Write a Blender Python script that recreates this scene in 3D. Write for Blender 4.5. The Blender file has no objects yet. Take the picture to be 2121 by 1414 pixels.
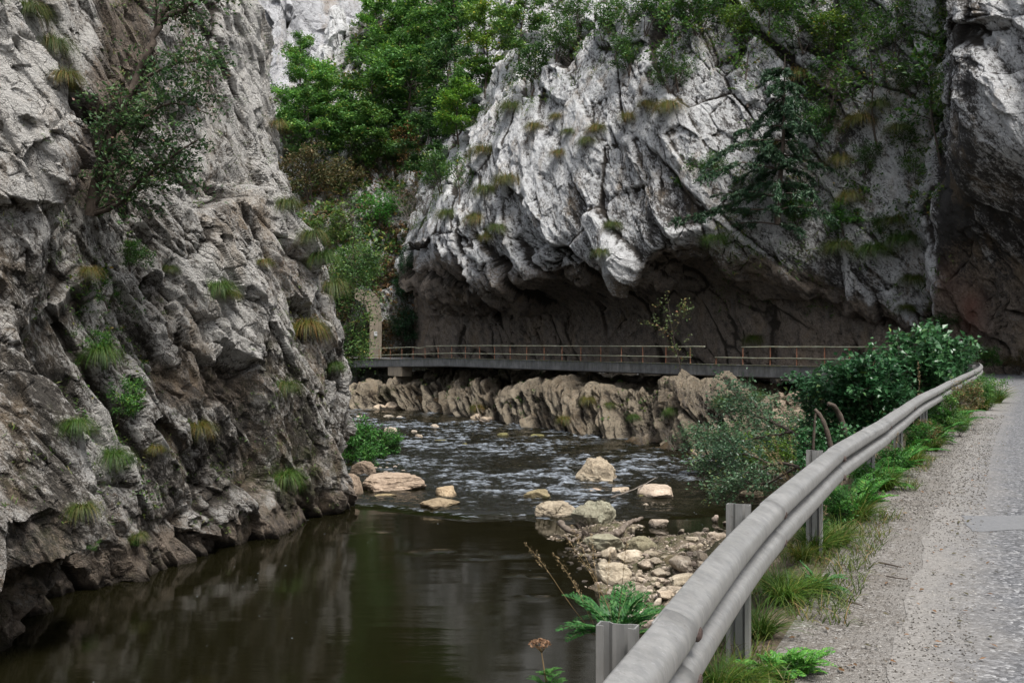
import bpy, math, random
import numpy as np
from concurrent.futures import ThreadPoolExecutor

SC = bpy.context.scene
COL = SC.collection
F = 2060.0            # focal length in photo pixels (35 mm lens, 2121 px wide photograph)
CX, CY = 1060.5, 707.0
EYE = 1.6             # eye height over the road
WZ = -4.5             # river level
POOL = ThreadPoolExecutor(4)
f32 = np.float32

def P(px, py, Y):
    """point at depth Y seen at photo pixel px, py"""
    return ((px - CX) / F * Y, Y, EYE - (py - CY) / F * Y)
def PW(px, py, z=WZ):
    """point on the level z seen at px, py"""
    Y = (EYE - z) * F / (py - CY)
    return ((px - CX) / F * Y, Y, z)
def proj(A):
    return CX + A[:, 0] / A[:, 1] * F, CY - (A[:, 2] - EYE) / A[:, 1] * F

# ------------------------------------------------------------------ noise
_r = np.random.RandomState(7)
LAT = _r.uniform(-1, 1, 64 ** 3).astype(f32)
JX, JY, JZ, JO = [_r.uniform(-1, 1, 32 ** 3).astype(f32) for _ in range(4)]
GX, GY, GZ = [_r.normal(0, 1, 32 ** 3).astype(f32) for _ in range(3)]

def par(fn, A):
    n = len(A)
    if n < 30000:
        return fn(A)
    return np.concatenate(list(POOL.map(fn, np.array_split(A, max(8, n // 60000)))))

def vnoise(A):
    i = np.floor(A).astype(np.int32)
    f = (A - i).astype(f32)
    u = f * f * (3 - 2 * f)
    i0 = i & 63; i1 = (i + 1) & 63
    x0, y0, z0 = i0[:, 0] * 4096, i0[:, 1] * 64, i0[:, 2]
    x1, y1, z1 = i1[:, 0] * 4096, i1[:, 1] * 64, i1[:, 2]
    ux, uy, uz = u[:, 0], u[:, 1], u[:, 2]
    def g(a, b, c): return LAT[a + b + c]
    a = g(x0, y0, z0); a = a + (g(x1, y0, z0) - a) * ux
    b = g(x0, y1, z0); b = b + (g(x1, y1, z0) - b) * ux
    c = g(x0, y0, z1); c = c + (g(x1, y0, z1) - c) * ux
    d = g(x0, y1, z1); d = d + (g(x1, y1, z1) - d) * ux
    a = a + (b - a) * uy; c = c + (d - c) * uy
    return a + (c - a) * uz

ROT = np.array([[0.36, 0.48, -0.8], [-0.8, 0.6, 0.0], [0.48, 0.64, 0.6]], f32)
def fbm(A, octv=4, gain=0.5, ridged=False):
    A = np.asarray(A, f32); out = 0; amp = 1.0; tot = 0
    for k in range(octv):
        v = vnoise(A + 17.3 * k)
        if ridged: v = 1 - 2 * np.abs(v)
        out = out + amp * v; tot += amp; amp *= gain
        A = (A @ ROT.T) * f32(2.07)
    return out / tot

def worley(A, kw=0.09):
    """facet value (random step + tilt, blended over the joint), crack (F2-F1), cell random"""
    A = np.asarray(A, f32)
    b = np.floor(A - 0.5).astype(np.int32)
    n = len(A)
    f1 = np.full(n, 9, f32); f2 = np.full(n, 9, f32); v1 = np.zeros(n, f32); v2 = np.zeros(n, f32); cr = np.zeros(n, f32)
    for dx in (0, 1):
        for dy in (0, 1):
            for dz in (0, 1):
                c = b + np.array([dx, dy, dz], np.int32)
                h = ((c[:, 0] & 31) * 1024 + (c[:, 1] & 31) * 32 + (c[:, 2] & 31))
                ex = A[:, 0] - (c[:, 0] + 0.5 + 0.42 * JX[h])
                ey = A[:, 1] - (c[:, 1] + 0.5 + 0.42 * JY[h])
                ez = A[:, 2] - (c[:, 2] + 0.5 + 0.42 * JZ[h])
                d = np.sqrt(ex * ex + ey * ey + ez * ez)
                v = JO[h] + 0.75 * (ex * GX[h] + ey * GY[h] + ez * GZ[h])
                n1 = d < f1; n2 = (~n1) & (d < f2)
                f2 = np.where(n1, f1, np.where(n2, d, f2)); v2 = np.where(n1, v1, np.where(n2, v, v2))
                f1 = np.where(n1, d, f1); v1 = np.where(n1, v, v1); cr = np.where(n1, JO[h], cr)
    k = np.clip((f2 - f1) / kw, 0, 1); k = .5 + .5 * k * k * (3 - 2 * k)
    return np.stack([v1 * k + v2 * (1 - k), f2 - f1, cr], 1)

def frame(dip_deg, strike=(0.6, -0.8, 0)):
    """orthonormal rows: along the beds, strike, bed normal"""
    s = np.array(strike, float); s /= np.linalg.norm(s)
    up = np.array([0, 0, 1.0]); h = np.cross(s, up)
    a = math.radians(dip_deg)
    e1 = math.cos(a) * s - math.sin(a) * up
    n = math.sin(a) * s + math.cos(a) * up
    return np.stack([e1, h, n]).astype(f32)

def sstep(x, a, b):
    t = np.clip((x - a) / (b - a), 0, 1)
    return t * t * (3 - 2 * t)

# ------------------------------------------------------------------ meshes
def add_obj(name, me, mat=None, parent=None, kind=None, label=None, cat=None, group=None, loc=None):
    o = bpy.data.objects.new(name, me)
    COL.objects.link(o)
    if mat is not None and me is not None:
        me.materials.append(mat)
    if parent is not None: o.parent = parent
    tag(o, label, cat, group, kind)
    if loc is not None: o.location = loc
    return o
def tag(o, label=None, cat=None, group=None, kind=None):
    if kind: o['kind'] = kind
    if label: o['label'] = label
    if cat: o['category'] = cat
    if group: o['group'] = group
def empty(name, loc, label=None, cat=None, group=None):
    o = bpy.data.objects.new(name, None); COL.objects.link(o); o.location = loc
    o.empty_display_size = 0.2
    tag(o, label, cat, group)
    return o
def dup(o, parent=None):
    c = o.copy(); COL.objects.link(c)
    if parent is not None: c.parent = parent
    for ch in list(o.children): dup(ch, c)
    return c

def mesh_np(name, V, Q, attrs=None, smooth=False):
    """V (n,3); Q (m,k) faces of one size or list of such arrays"""
    V = np.asarray(V, f32)
    if not isinstance(Q, (list, tuple)): Q = [Q]
    Q = [np.asarray(q, np.int32) for q in Q if len(q)]
    me = bpy.data.meshes.new(name)
    me.vertices.add(len(V)); me.vertices.foreach_set('co', V.ravel())
    nl = sum(q.size for q in Q); nf = sum(len(q) for q in Q)
    me.loops.add(nl); me.polygons.add(nf)
    me.loops.foreach_set('vertex_index', np.concatenate([q.ravel() for q in Q]))
    tot = np.concatenate([np.full(len(q), q.shape[1], np.int32) for q in Q])
    st = np.concatenate([[0], np.cumsum(tot)[:-1]]).astype(np.int32)
    me.polygons.foreach_set('loop_start', st)
    me.polygons.foreach_set('loop_total', tot)
    me.polygons.foreach_set('use_smooth', np.full(nf, smooth, bool))
    for k, a in (attrs or {}).items():
        a = np.asarray(a, f32)
        dom = 'POINT' if len(a) == len(V) else 'FACE'
        at = me.attributes.new(k, 'FLOAT', dom); at.data.foreach_set('value', a)
    me.update(calc_edges=True)
    return me

def grid_faces(nu, nv):
    i = np.arange(nu * nv).reshape(nu, nv)
    return np.stack([i[:-1, :-1], i[1:, :-1], i[1:, 1:], i[:-1, 1:]], -1).reshape(-1, 4)

class MB:
    """collects simple shapes into one mesh"""
    def __init__(s): s.v = []; s.f = []; s.n = 0
    def add(s, V, Fs):
        for f in Fs: s.f.append([i + s.n for i in f])
        s.v += [tuple(p) for p in V]; s.n += len(V)
    def tube(s, pts, rad, n=8, cap=True):
        pts = [np.array(p, float) for p in pts]
        if not hasattr(rad, '__len__'): rad = [rad] * len(pts)
        V = []; up = None
        for k, p in enumerate(pts):
            t = pts[min(k + 1, len(pts) - 1)] - pts[max(k - 1, 0)]
            t = t / (np.linalg.norm(t) + 1e-9)
            if up is None:
                a = np.array([0, 0, 1.]) if abs(t[2]) < .9 else np.array([1., 0, 0])
                up = np.cross(t, a)
            up = up - t * up.dot(t); up /= np.linalg.norm(up) + 1e-9
            w = np.cross(t, up)
            for j in range(n):
                a = 2 * math.pi * j / n
                V.append(p + rad[k] * (math.cos(a) * up + math.sin(a) * w))
        Fs = []
        for k in range(len(pts) - 1):
            for j in range(n):
                a = k * n + j; b = k * n + (j + 1) % n
                Fs.append((a, b, b + n, a + n))
        if cap:
            Fs.append(tuple(range(n))[::-1]); Fs.append(tuple(range((len(pts) - 1) * n, len(pts) * n)))
        s.add(V, Fs)
    def sweep(s, frames, prof, closed=False, cap=False):
        """frames: (origin, side, up); prof: list of (side, up)"""
        V = []; m = len(prof)
        for o, sd, up in frames:
            for a, b in prof: V.append(np.array(o) + a * np.array(sd) + b * np.array(up))
        Fs = []
        for k in range(len(frames) - 1):
            for j in range(m if closed else m - 1):
                a = k * m + j; b = k * m + (j + 1) % m
                Fs.append((a, b, b + m, a + m))
        if cap:
            Fs.append(tuple(range(m))[::-1]); Fs.append(tuple(range((len(frames) - 1) * m, len(frames) * m)))
        s.add(V, Fs)
    def box(s, c, h, R=None):
        V = []
        for x in (-1, 1):
            for y in (-1, 1):
                for z in (-1, 1):
                    q = np.array([x * h[0], y * h[1], z * h[2]])
                    if R is not None: q = R @ q
                    V.append(np.array(c) + q)
        s.add(V, [(0, 1, 3, 2), (4, 6, 7, 5), (0, 4, 5, 1), (2, 3, 7, 6), (0, 2, 6, 4), (1, 5, 7, 3)])
    def build(s, name, mat, parent=None, smooth=False, bevel=0, **kw):
        me = bpy.data.meshes.new(name); me.from_pydata(s.v, [], s.f)
        if smooth: me.polygons.foreach_set('use_smooth', np.ones(len(me.polygons), bool))
        me.update()
        o = add_obj(name, me, mat, parent, **kw)
        if bevel:
            m = o.modifiers.new('bevel', 'BEVEL'); m.width = bevel; m.segments = 2; m.limit_method = 'ANGLE'
        return o

# ------------------------------------------------------------------ lofted rock
def herm(C, t, ts):
    """C (K,...) at params t (K) sampled at ts"""
    K = len(t); h = np.diff(t)
    m = np.zeros_like(C)
    d = (C[1:] - C[:-1]) / h.reshape(-1, *([1] * (C.ndim - 1)))
    hh = h.reshape(-1, *([1] * (C.ndim - 1)))
    m[1:-1] = (d[1:] * hh[:-1] + d[:-1] * hh[1:]) / (hh[1:] + hh[:-1])
    m[0] = d[0]; m[-1] = d[-1]
    k = np.clip(np.searchsorted(t, ts, 'right') - 1, 0, K - 2)
    sh = (-1,) + (1,) * (C.ndim - 1)
    hk = h[k].reshape(sh); u = ((ts - t[k]) / h[k]).reshape(sh)
    return ((2 * u**3 - 3 * u**2 + 1) * C[k] + (u**3 - 2 * u**2 + u) * hk * m[k]
            + (-2 * u**3 + 3 * u**2) * C[k + 1] + (u**3 - u**2) * hk * m[k + 1])
def chord(C):
    d = np.linalg.norm(np.diff(C[..., :3], axis=0), axis=-1)
    d = np.maximum(d, 0.02).mean(axis=tuple(range(1, d.ndim)))
    return np.concatenate([[0], np.cumsum(d)])
def px_len(C):
    px = CX + C[..., 0] / np.maximum(C[..., 1], 2) * F; py = CY - (C[..., 2] - EYE) / np.maximum(C[..., 1], 2) * F
    inside = ((px > -150) & (px < 2270) & (py > -150) & (py < 1560)).astype(float)
    L = np.hypot(np.diff(px, axis=0), np.diff(py, axis=0))
    W = np.linalg.norm(np.diff(C[..., :3], axis=0), axis=-1) * F / np.maximum(C[1:, ..., 1], 2)
    L = (0.55 * L + 0.45 * W) * (0.12 + 0.88 * inside[1:])
    return np.concatenate([[0], np.cumsum(L.reshape(len(L), -1).mean(1))])
def loft(C, nu, nv):
    C = np.asarray(C, float)
    def axis(C, n):
        t = chord(C); fine = np.linspace(0, t[-1], 400)
        S = herm(C, t, fine); L = px_len(S)
        ts = np.interp(np.linspace(0, L[-1], n), L, fine)
        return herm(C, t, ts)
    A = axis(C, nu)
    B = axis(np.swapaxes(A, 0, 1), nv)
    return np.swapaxes(B, 0, 1)
def grid_normals(G):
    du = np.gradient(G, axis=0); dv = np.gradient(G, axis=1)
    n = np.cross(du, dv); n /= np.linalg.norm(n, axis=-1, keepdims=True) + 1e-9
    return n
SURF = {}
def pick(px, py, names=None, tol=5.0):
    """nearest built ground or rock point seen at a photo pixel"""
    best = None
    for k, V in SURF.items():
        if names and k not in names: continue
        x, y = proj(V)
        m = np.where((np.abs(x - px) < tol) & (np.abs(y - py) < tol) & (V[:, 1] > 0.5))[0]
        if len(m):
            j = m[np.argmin(V[m, 1] + 0.02 * np.hypot(x[m] - px, y[m] - py))]
            if best is None or V[j, 1] < best[1]: best = V[j].astype(float)
    if best is None and tol < 45: return pick(px, py, names, tol * 2)
    return best
# ------------------------------------------------------------------ materials
class NT:
    def __init__(s, name):
        s.m = bpy.data.materials.new(name); s.m.use_nodes = True
        s.t = s.m.node_tree; s.t.nodes.clear()
        s.out = s.n('ShaderNodeOutputMaterial')
    def n(s, typ, **kw):
        nd = s.t.nodes.new(typ)
        for k, v in kw.items(): setattr(nd, k, v)
        return nd
    def l(s, a, b): s.t.links.new(a, b)
    def val(s, sock, v):
        if hasattr(v, 'links'): s.l(v, sock)
        else: sock.default_value = v
    def attr(s, name): return s.n('ShaderNodeAttribute', attribute_name=name).outputs['Fac']
    def coord(s, scale=(1, 1, 1), rot=(0, 0, 0)):
        tc = s.n('ShaderNodeNewGeometry').outputs['Position']
        mp = s.n('ShaderNodeMapping'); mp.inputs['Scale'].default_value = scale; mp.inputs['Rotation'].default_value = rot
        s.l(tc, mp.inputs['Vector']); return mp.outputs[0]
    def ocoord(s, scale=(1, 1, 1)):
        tc = s.n('ShaderNodeTexCoord').outputs['Object']
        mp = s.n('ShaderNodeMapping'); mp.inputs['Scale'].default_value = scale
        s.l(tc, mp.inputs['Vector']); return mp.outputs[0]
    def noise(s, vec, scale, detail=5, rough=0.6, dist=0.0):
        nd = s.n('ShaderNodeTexNoise'); s.l(vec, nd.inputs['Vector'])
        nd.inputs['Scale'].default_value = scale; nd.inputs['Detail'].default_value = detail
        nd.inputs['Roughness'].default_value = rough; nd.inputs['Distortion'].default_value = dist
        return nd.outputs['Fac']
    def voro(s, vec, scale, out='Distance', feature='F1'):
        nd = s.n('ShaderNodeTexVoronoi', feature=feature); s.l(vec, nd.inputs['Vector'])
        nd.inputs['Scale'].default_value = scale
        return nd.outputs[out]
    def ramp(s, fac, stops):
        r = s.n('ShaderNodeValToRGB'); e = r.color_ramp.elements
        while len(e) < len(stops): e.new(0.5)
        for k, (p, c) in enumerate(stops):
            e[k].position = p
            e[k].color = (c, c, c, 1) if not hasattr(c, '__len__') else (*c, 1)
        s.l(fac, r.inputs[0]); return r.outputs[0]
    def mix(s, fac, a, b, mode='MIX'):
        m = s.n('ShaderNodeMix', data_type='RGBA', blend_type=mode)
        s.val(m.inputs['Factor'], fac)
        for k, v in (('A', a), ('B', b)):
            sk = [i for i in m.inputs if i.name == k and i.type == 'RGBA'][0]
            if hasattr(v, 'links'): s.l(v, sk)
            else: sk.default_value = (*v, 1)
        return [o for o in m.outputs if o.type == 'RGBA'][0]
    def math(s, op, a, b=0.0, clamp=False):
        m = s.n('ShaderNodeMath', operation=op, use_clamp=clamp)
        s.val(m.inputs[0], a); s.val(m.inputs[1], b); return m.outputs[0]
    def bump(s, h, strength, dist, normal=None):
        b = s.n('ShaderNodeBump'); b.inputs['Strength'].default_value = strength; b.inputs['Distance'].default_value = dist
        s.l(h, b.inputs['Height'])
        if normal is not None: s.l(normal, b.inputs['Normal'])
        return b.outputs[0]
    def bsdf(s, color, rough=0.8, normal=None, spec=0.5, metal=0.0, ior=None):
        b = s.n('ShaderNodeBsdfPrincipled')
        if hasattr(color, 'links'): s.l(color, b.inputs['Base Color'])
        else: b.inputs['Base Color'].default_value = (*color, 1)
        s.val(b.inputs['Roughness'], rough); s.val(b.inputs['Metallic'], metal)
        b.inputs['Specular IOR Level'].default_value = spec
        if ior: b.inputs['IOR'].default_value = ior
        if normal is not None: s.l(normal, b.inputs['Normal'])
        s.l(b.outputs[0], s.out.inputs['Surface'])
        return b

def mat_limestone(name, white=(0.74, 0.74, 0.735), grey=(0.175, 0.165, 0.155), brown=(0.225, 0.178, 0.135), fine=1.0, bed=(.47, -.63, .62)):
    """weathered limestone: pale crust, grey streaks (tone), sheltered brown rock (warm), soil in cracks (cav), moss, wet line"""
    m = NT(name)
    c = m.coord()
    vd = m.n('ShaderNodeVectorMath', operation='DOT_PRODUCT'); m.l(c, vd.inputs[0]); vd.inputs[1].default_value = bed
    vs = m.n('ShaderNodeVectorMath', operation='SCALE'); vs.inputs[0].default_value = bed; m.l(m.math('MULTIPLY', vd.outputs['Value'], .9), vs.inputs['Scale'])
    va = m.n('ShaderNodeVectorMath', operation='ADD'); m.l(c, va.inputs[0]); m.l(vs.outputs[0], va.inputs[1])
    cs = va.outputs[0]                            # drawn out along the beds
    n1 = m.noise(cs, 1.1 * fine, 6, 0.70)
    n2 = m.noise(cs, 5.5 * fine, 6, 0.78)
    t = m.math('ADD', m.attr('tone'), m.math('MULTIPLY', m.math('SUBTRACT', n1, 0.5), 1.9))
    t = m.math('ADD', t, m.math('MULTIPLY', m.math('SUBTRACT', n2, 0.5), 2.6))
    mid = tuple(0.45 * a + .55 * b for a, b in zip(white, grey))
    base = m.ramp(t, [(0.12, tuple(0.42 * g for g in grey)), (0.32, grey), (0.45, mid), (0.54, tuple(.82 * w for w in white)), (0.85, white)])
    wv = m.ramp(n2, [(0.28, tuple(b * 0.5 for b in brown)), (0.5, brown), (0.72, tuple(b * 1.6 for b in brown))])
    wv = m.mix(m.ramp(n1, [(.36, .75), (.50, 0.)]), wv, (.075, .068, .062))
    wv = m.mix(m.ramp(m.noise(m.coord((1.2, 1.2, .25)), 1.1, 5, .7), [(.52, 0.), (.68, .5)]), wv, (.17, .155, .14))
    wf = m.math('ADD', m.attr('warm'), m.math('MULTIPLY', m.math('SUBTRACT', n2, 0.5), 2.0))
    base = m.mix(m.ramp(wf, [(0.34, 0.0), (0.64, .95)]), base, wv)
    # ochre stains and thin broken joints
    oc = m.ramp(m.noise(m.coord((1, 1, .4)), .55 * fine, 5, .7), [(.54, 0.), (.68, .55)])
    base = m.mix(oc, base, m.mix(n2, (.20, .135, .075), (.40, .31, .21)))
    e1 = m.ramp(m.voro(cs, 1.9 * fine, 'Distance', 'DISTANCE_TO_EDGE'), [(.0, 1.), (.035, 0.)])
    e2 = m.ramp(m.voro(cs, 5.5 * fine, 'Distance', 'DISTANCE_TO_EDGE'), [(.0, 1.), (.05, 0.)])
    jn = m.math('MULTIPLY', m.math('MAXIMUM', e1, e2), m.ramp(m.noise(c, 2.1 * fine, 4, .7), [(.47, 0.), (.56, 1.)]))
    base = m.mix(m.math('MULTIPLY', jn, .85), base, (.035, .03, .026))
    # soil and dirt in the cracks
    cf = m.math('ADD', m.attr('cav'), m.math('MULTIPLY', m.math('SUBTRACT', n2, 0.5), 0.8))
    base = m.mix(m.ramp(cf, [(0.36, 0.0), (0.62, 0.92)]), base, (0.045, 0.037, 0.029))
    # moss / olive algae
    mf = m.math('ADD', m.attr('moss'), m.math('MULTIPLY', m.math('SUBTRACT', m.noise(c, 2.7, 5, 0.7), 0.5), 1.1))
    base = m.mix(m.ramp(mf, [(0.45, 0.0), (0.75, 0.85)]), base, (0.055, 0.06, 0.022))
    base = m.mix(m.math('MULTIPLY', m.attr('rust'), 0.8, True), base, (0.22, 0.085, 0.055))
    base = m.mix(m.math('MULTIPLY', m.attr('wet'), 0.9, True), base, (0.03, 0.024, 0.018))
    vc = m.voro(cs, 6 * fine, 'Distance', 'DISTANCE_TO_EDGE')
    cr = m.ramp(vc, [(0.0, 0.0), (0.09, 1.0)])
    h = m.math('ADD', m.math('SUBTRACT', m.math('MULTIPLY', n2, 1.5), m.math('MULTIPLY', jn, .35)), m.math('ADD', m.noise(c, 17 * fine, 4, 0.78), m.math('MULTIPLY', cr, .12)))
    m.bsdf(base, 0.85, m.bump(h, 1.0, 0.20 / fine), spec=0.2)
    return m.m
# ------------------------------------------------------------------ cliffs
SHARP = [0.0]
def rock_disp(A, B, layers, big, seed=0.0, saw=None, res=.05):
    """displacement, crack depth, cell random for points A"""
    def fn(A):
        A = A + f32(seed)
        w = np.stack([vnoise(A * f32(0.30) + 5), vnoise(A * f32(0.30) + 31), vnoise(A * f32(0.30) + 57)], 1) * 0.20
        w += np.stack([fbm(A * f32(1.3) + 15, 2, .5), fbm(A * f32(1.3) + 41, 2, .5), fbm(A * f32(1.3) + 77, 2, .5)], 1) * 0.085
        Q0 = ((A + w) @ B.T).astype(f32)
        d = np.zeros(len(A), f32); cav = np.zeros(len(A), f32); cr = np.zeros(len(A), f32)
        for amp, sc in big:
            d += amp * fbm(A / sc, 3)
        mod = 0.45 + 0.95 * np.clip(0.5 + 1.1 * fbm(A / 4.5 + 9, 2), 0, 1)
        for size, st, amp, crack in layers:
            W = worley(Q0 / (size * np.array(st, f32)), float(np.clip(2.2 * res / (size * st[2]), .06, .5)))
            d += amp * mod * np.clip(W[:, 0], -1.6, 1.6)
            k = np.exp(-W[:, 1] / 0.05)
            br = np.clip(.5 + 1.6 * vnoise(A / (size * f32(.8)) + 3), 0, 1)
            d -= crack * mod * k * br
            cav += k * br * crack / (layers[0][3] + 1e-6) * 0.8
            cr += W[:, 2] * amp
        L = layers[-1][0]
        Qs = Q0 / (np.array([2.2, 1.2, .55], f32) * (L * 2.2))
        d += layers[-1][2] * 1.1 * mod * (fbm(Qs, 3, .55, True) - .25)
        if saw:
            size, amp = saw
            q = Q0[:, 2] / size + 0.55 * fbm(A / (size * 4), 3)
            fr = q - np.floor(q)
            d += amp * mod * (fr ** 2.5 * (1 - sstep(fr, .88, 1)) - 0.3) * (0.5 + 0.5 * np.clip(fbm(A / 3.1 + 3, 2) * 2.4, -1, 1))
            cav += 0.5 * np.exp(-fr / 0.05) * br
        return np.stack([d, cav, cr], 1)
    return par(fn, A)

def blur2(D, r):
    for ax in (0, 1):
        c = np.cumsum(np.concatenate([np.repeat(D.take([0], ax), r + 1, ax), D, np.repeat(D.take([-1], ax), r, ax)], ax), ax, dtype=np.float64)
        n = D.shape[ax]
        D = (c.take(np.arange(2 * r + 1, 2 * r + 1 + n), ax) - c.take(np.arange(n), ax)) / (2 * r + 1)
    return D

def build_rock(name, C, nu, nv, mat, B, layers, big, masks=None, seed=0.0, saw=None, amp_ch=None, kind='structure', res=.05, **kw):
    G = loft(np.asarray(C, float), nu, nv)
    X = G[..., :3]; N = grid_normals(X)
    if (N * (np.array([0, 0, EYE]) - X)).sum() < 0: N = -N
    A = X.reshape(-1, 3).astype(f32); N = N.reshape(-1, 3)
    R = rock_disp(A, B, layers, big, seed, saw, res)
    d = R[:, 0]
    ex = G.reshape(-1, G.shape[-1])
    if amp_ch is not None: d = d * np.clip(ex[:, amp_ch], 0, 3)
    V = A + N * d[:, None]
    V[:, 2] -= 0.35 * np.maximum(d, 0) * (N[:, 2] < 0.5)      # ledges hook downwards
    # relief: proud edges stay clean and pale, hollows hold soil
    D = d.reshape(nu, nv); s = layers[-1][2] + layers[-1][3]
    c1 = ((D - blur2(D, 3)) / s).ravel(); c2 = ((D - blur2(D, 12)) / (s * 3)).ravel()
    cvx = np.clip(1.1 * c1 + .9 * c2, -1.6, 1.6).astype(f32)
    at = dict(tone=np.full(len(V), .6), warm=np.zeros(len(V)), cav=R[:, 1], moss=np.zeros(len(V)),
              rust=np.zeros(len(V)), wet=np.zeros(len(V)))
    if masks: masks(at, V, ex, R, N)
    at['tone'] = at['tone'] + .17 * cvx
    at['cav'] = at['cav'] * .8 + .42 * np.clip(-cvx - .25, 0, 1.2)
    at['wet'] = np.maximum(at['wet'], 1 - sstep(V[:, 2] + 0.08 * fbm(V * 2, 3), WZ + 0.02, WZ + 0.28))
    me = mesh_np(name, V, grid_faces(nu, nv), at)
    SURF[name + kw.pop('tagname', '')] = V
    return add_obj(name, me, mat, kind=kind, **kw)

LIME = mat_limestone('limestone')
LIMEB = mat_limestone('limestone_bank', white=(0.36, 0.305, 0.225), grey=(0.12, 0.10, 0.075), brown=(0.185, 0.138, 0.09), fine=1.3)

def streaks(V, sx=0.9, sz=0.11):
    return par(lambda A: fbm(A * np.array([sx, sx, sz], f32), 4, 0.55), V.astype(f32))

# --- left cliff: horizontal position of the wall per height
ZR = np.array([-6.8, -4.5, -3.4, -2.5, -1.2, 0, 1.4, 2.5, 3.8, 5, 6.5, 8, 9.5, 11, 14.5, 20, 28.])
def offs(zs, v): return np.interp(ZR, zs, v)
but = offs([-6.8, -4.5, -3.4, -2.5, -1.2, 0, 1.4, 2.5, 3.8, 5, 6.2, 7.5, 8.6, 11, 14.5, 20, 28],
           [-1.6, -1.25, -.35, .15, .12, -.2, -.85, -1.0, -.95, -.85, -.8, -1.35, -2.0, -3.4, -4.8, -7, -11])
corn = offs([-6.8, -4.5, -2.5, 0, 2.5, 5, 8, 11, 14.5, 20, 28], [-.3, 0, .12, .30, -.3, -1.1, -2.1, -2.5, -3.2, -4.6, -7])
gul = offs([-6.8, -4.5, -2, 0, 3, 6, 10, 14.5, 20, 28], [.4, .4, .3, 0, -.1, -.2, -.7, -1.8, -4, -8])
lcols = [(-16, 11.5, but, 0), (-12.6, 14.2, but, .2), (-10.6, 16.2, but, .3), (-9.3, 17.7, but, .5), (-8.35, 18.7, but, .7), (-7.85, 19.6, but, .5),
         (-8.8, 21.0, but, .3), (-10.3, 22.6, gul, 2), (-9.9, 23.8, gul, 3), (-9.25, 25.6, 0.62 * gul + 0.38 * corn, 2), (-8.45, 27.6, 0.25 * gul + 0.75 * corn, .9),
         (-7.75, 29.8, corn, .6), (-7.1, 32.0, corn, .5), (-6.65, 34.3, corn, .5), (-6.25, 36.6, corn, .4), (-6.7, 38.6, corn, .5), (-8.6, 41, corn, .7), (-13, 45, corn, 1), (-22, 52, corn, 1)]
LC = []
for X, Y, of, back in lcols:
    LC.append([(X - .45 + of[k], Y + max(0, z + 2) * 0.12 * back * 0.8, z) for k, z in enumerate(ZR)])
def left_masks(at, V, ex, R, N):
    x, y = proj(V); z = V[:, 2]
    s = streaks(V); lo = par(lambda A: fbm(A / 2.3 + 4, 4, .6), V.astype(f32))
    t = 0.47 + 0.08 * sstep(z, -1.5, 5) - 0.06 * (1 - sstep(z, -3.5, -0.5)) + 0.40 * s + 0.13 * np.clip(R[:, 2] * 2, -1, 1)
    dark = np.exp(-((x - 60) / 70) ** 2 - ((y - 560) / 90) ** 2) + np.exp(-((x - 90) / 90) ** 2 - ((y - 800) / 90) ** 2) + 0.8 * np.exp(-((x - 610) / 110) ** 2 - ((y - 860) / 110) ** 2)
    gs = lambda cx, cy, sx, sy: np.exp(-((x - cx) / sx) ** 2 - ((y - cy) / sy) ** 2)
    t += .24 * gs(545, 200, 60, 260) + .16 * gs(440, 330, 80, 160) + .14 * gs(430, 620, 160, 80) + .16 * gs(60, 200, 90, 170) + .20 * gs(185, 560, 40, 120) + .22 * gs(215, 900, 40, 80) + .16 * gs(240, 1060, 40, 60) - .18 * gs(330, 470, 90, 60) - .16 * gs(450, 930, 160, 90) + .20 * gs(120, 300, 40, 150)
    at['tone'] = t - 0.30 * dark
    w = 0.22 + 0.30 * (1 - sstep(z, -3.4, 1.2)) + 0.5 * (1 - sstep(z, WZ + .4, WZ + 1.2)) + 0.55 * lo - 0.12
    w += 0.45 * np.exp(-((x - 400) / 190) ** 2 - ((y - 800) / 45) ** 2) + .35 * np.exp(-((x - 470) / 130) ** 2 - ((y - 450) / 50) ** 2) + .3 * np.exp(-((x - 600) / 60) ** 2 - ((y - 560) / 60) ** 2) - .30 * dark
    w += 0.8 * np.exp(-((x - 245 - (y - 200) * -.2) / 75) ** 2) * sstep(-y, -470, -400)
    at['warm'] = w
    at['moss'] = 0.26 + 0.34 * lo - 0.12 * s + .22 * np.exp(-((x - 600) / 120) ** 2 - ((y - 990) / 60) ** 2) + .10 * (1 - sstep(z, -2, 3))
LB = frame(56, (0.25, 0.97, 0))
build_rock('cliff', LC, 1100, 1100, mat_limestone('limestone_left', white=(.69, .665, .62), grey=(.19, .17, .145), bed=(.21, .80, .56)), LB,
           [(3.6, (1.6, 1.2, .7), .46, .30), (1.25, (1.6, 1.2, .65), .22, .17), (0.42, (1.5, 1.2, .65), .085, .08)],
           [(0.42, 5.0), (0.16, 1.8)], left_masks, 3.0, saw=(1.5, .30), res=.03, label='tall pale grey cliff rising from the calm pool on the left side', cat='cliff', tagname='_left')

# --- main cliff above the road deck
def Yo(px, o):
    k = (px - CX) / F
    return (o + 43.87) / (0.81 * k + 0.586)
def PO(px, py, o): return P(px, py, Yo(px, o))
def POz(px, z, o):
    Y = Yo(px, o); return ((px - CX) / F * Y, Y, z)
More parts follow.
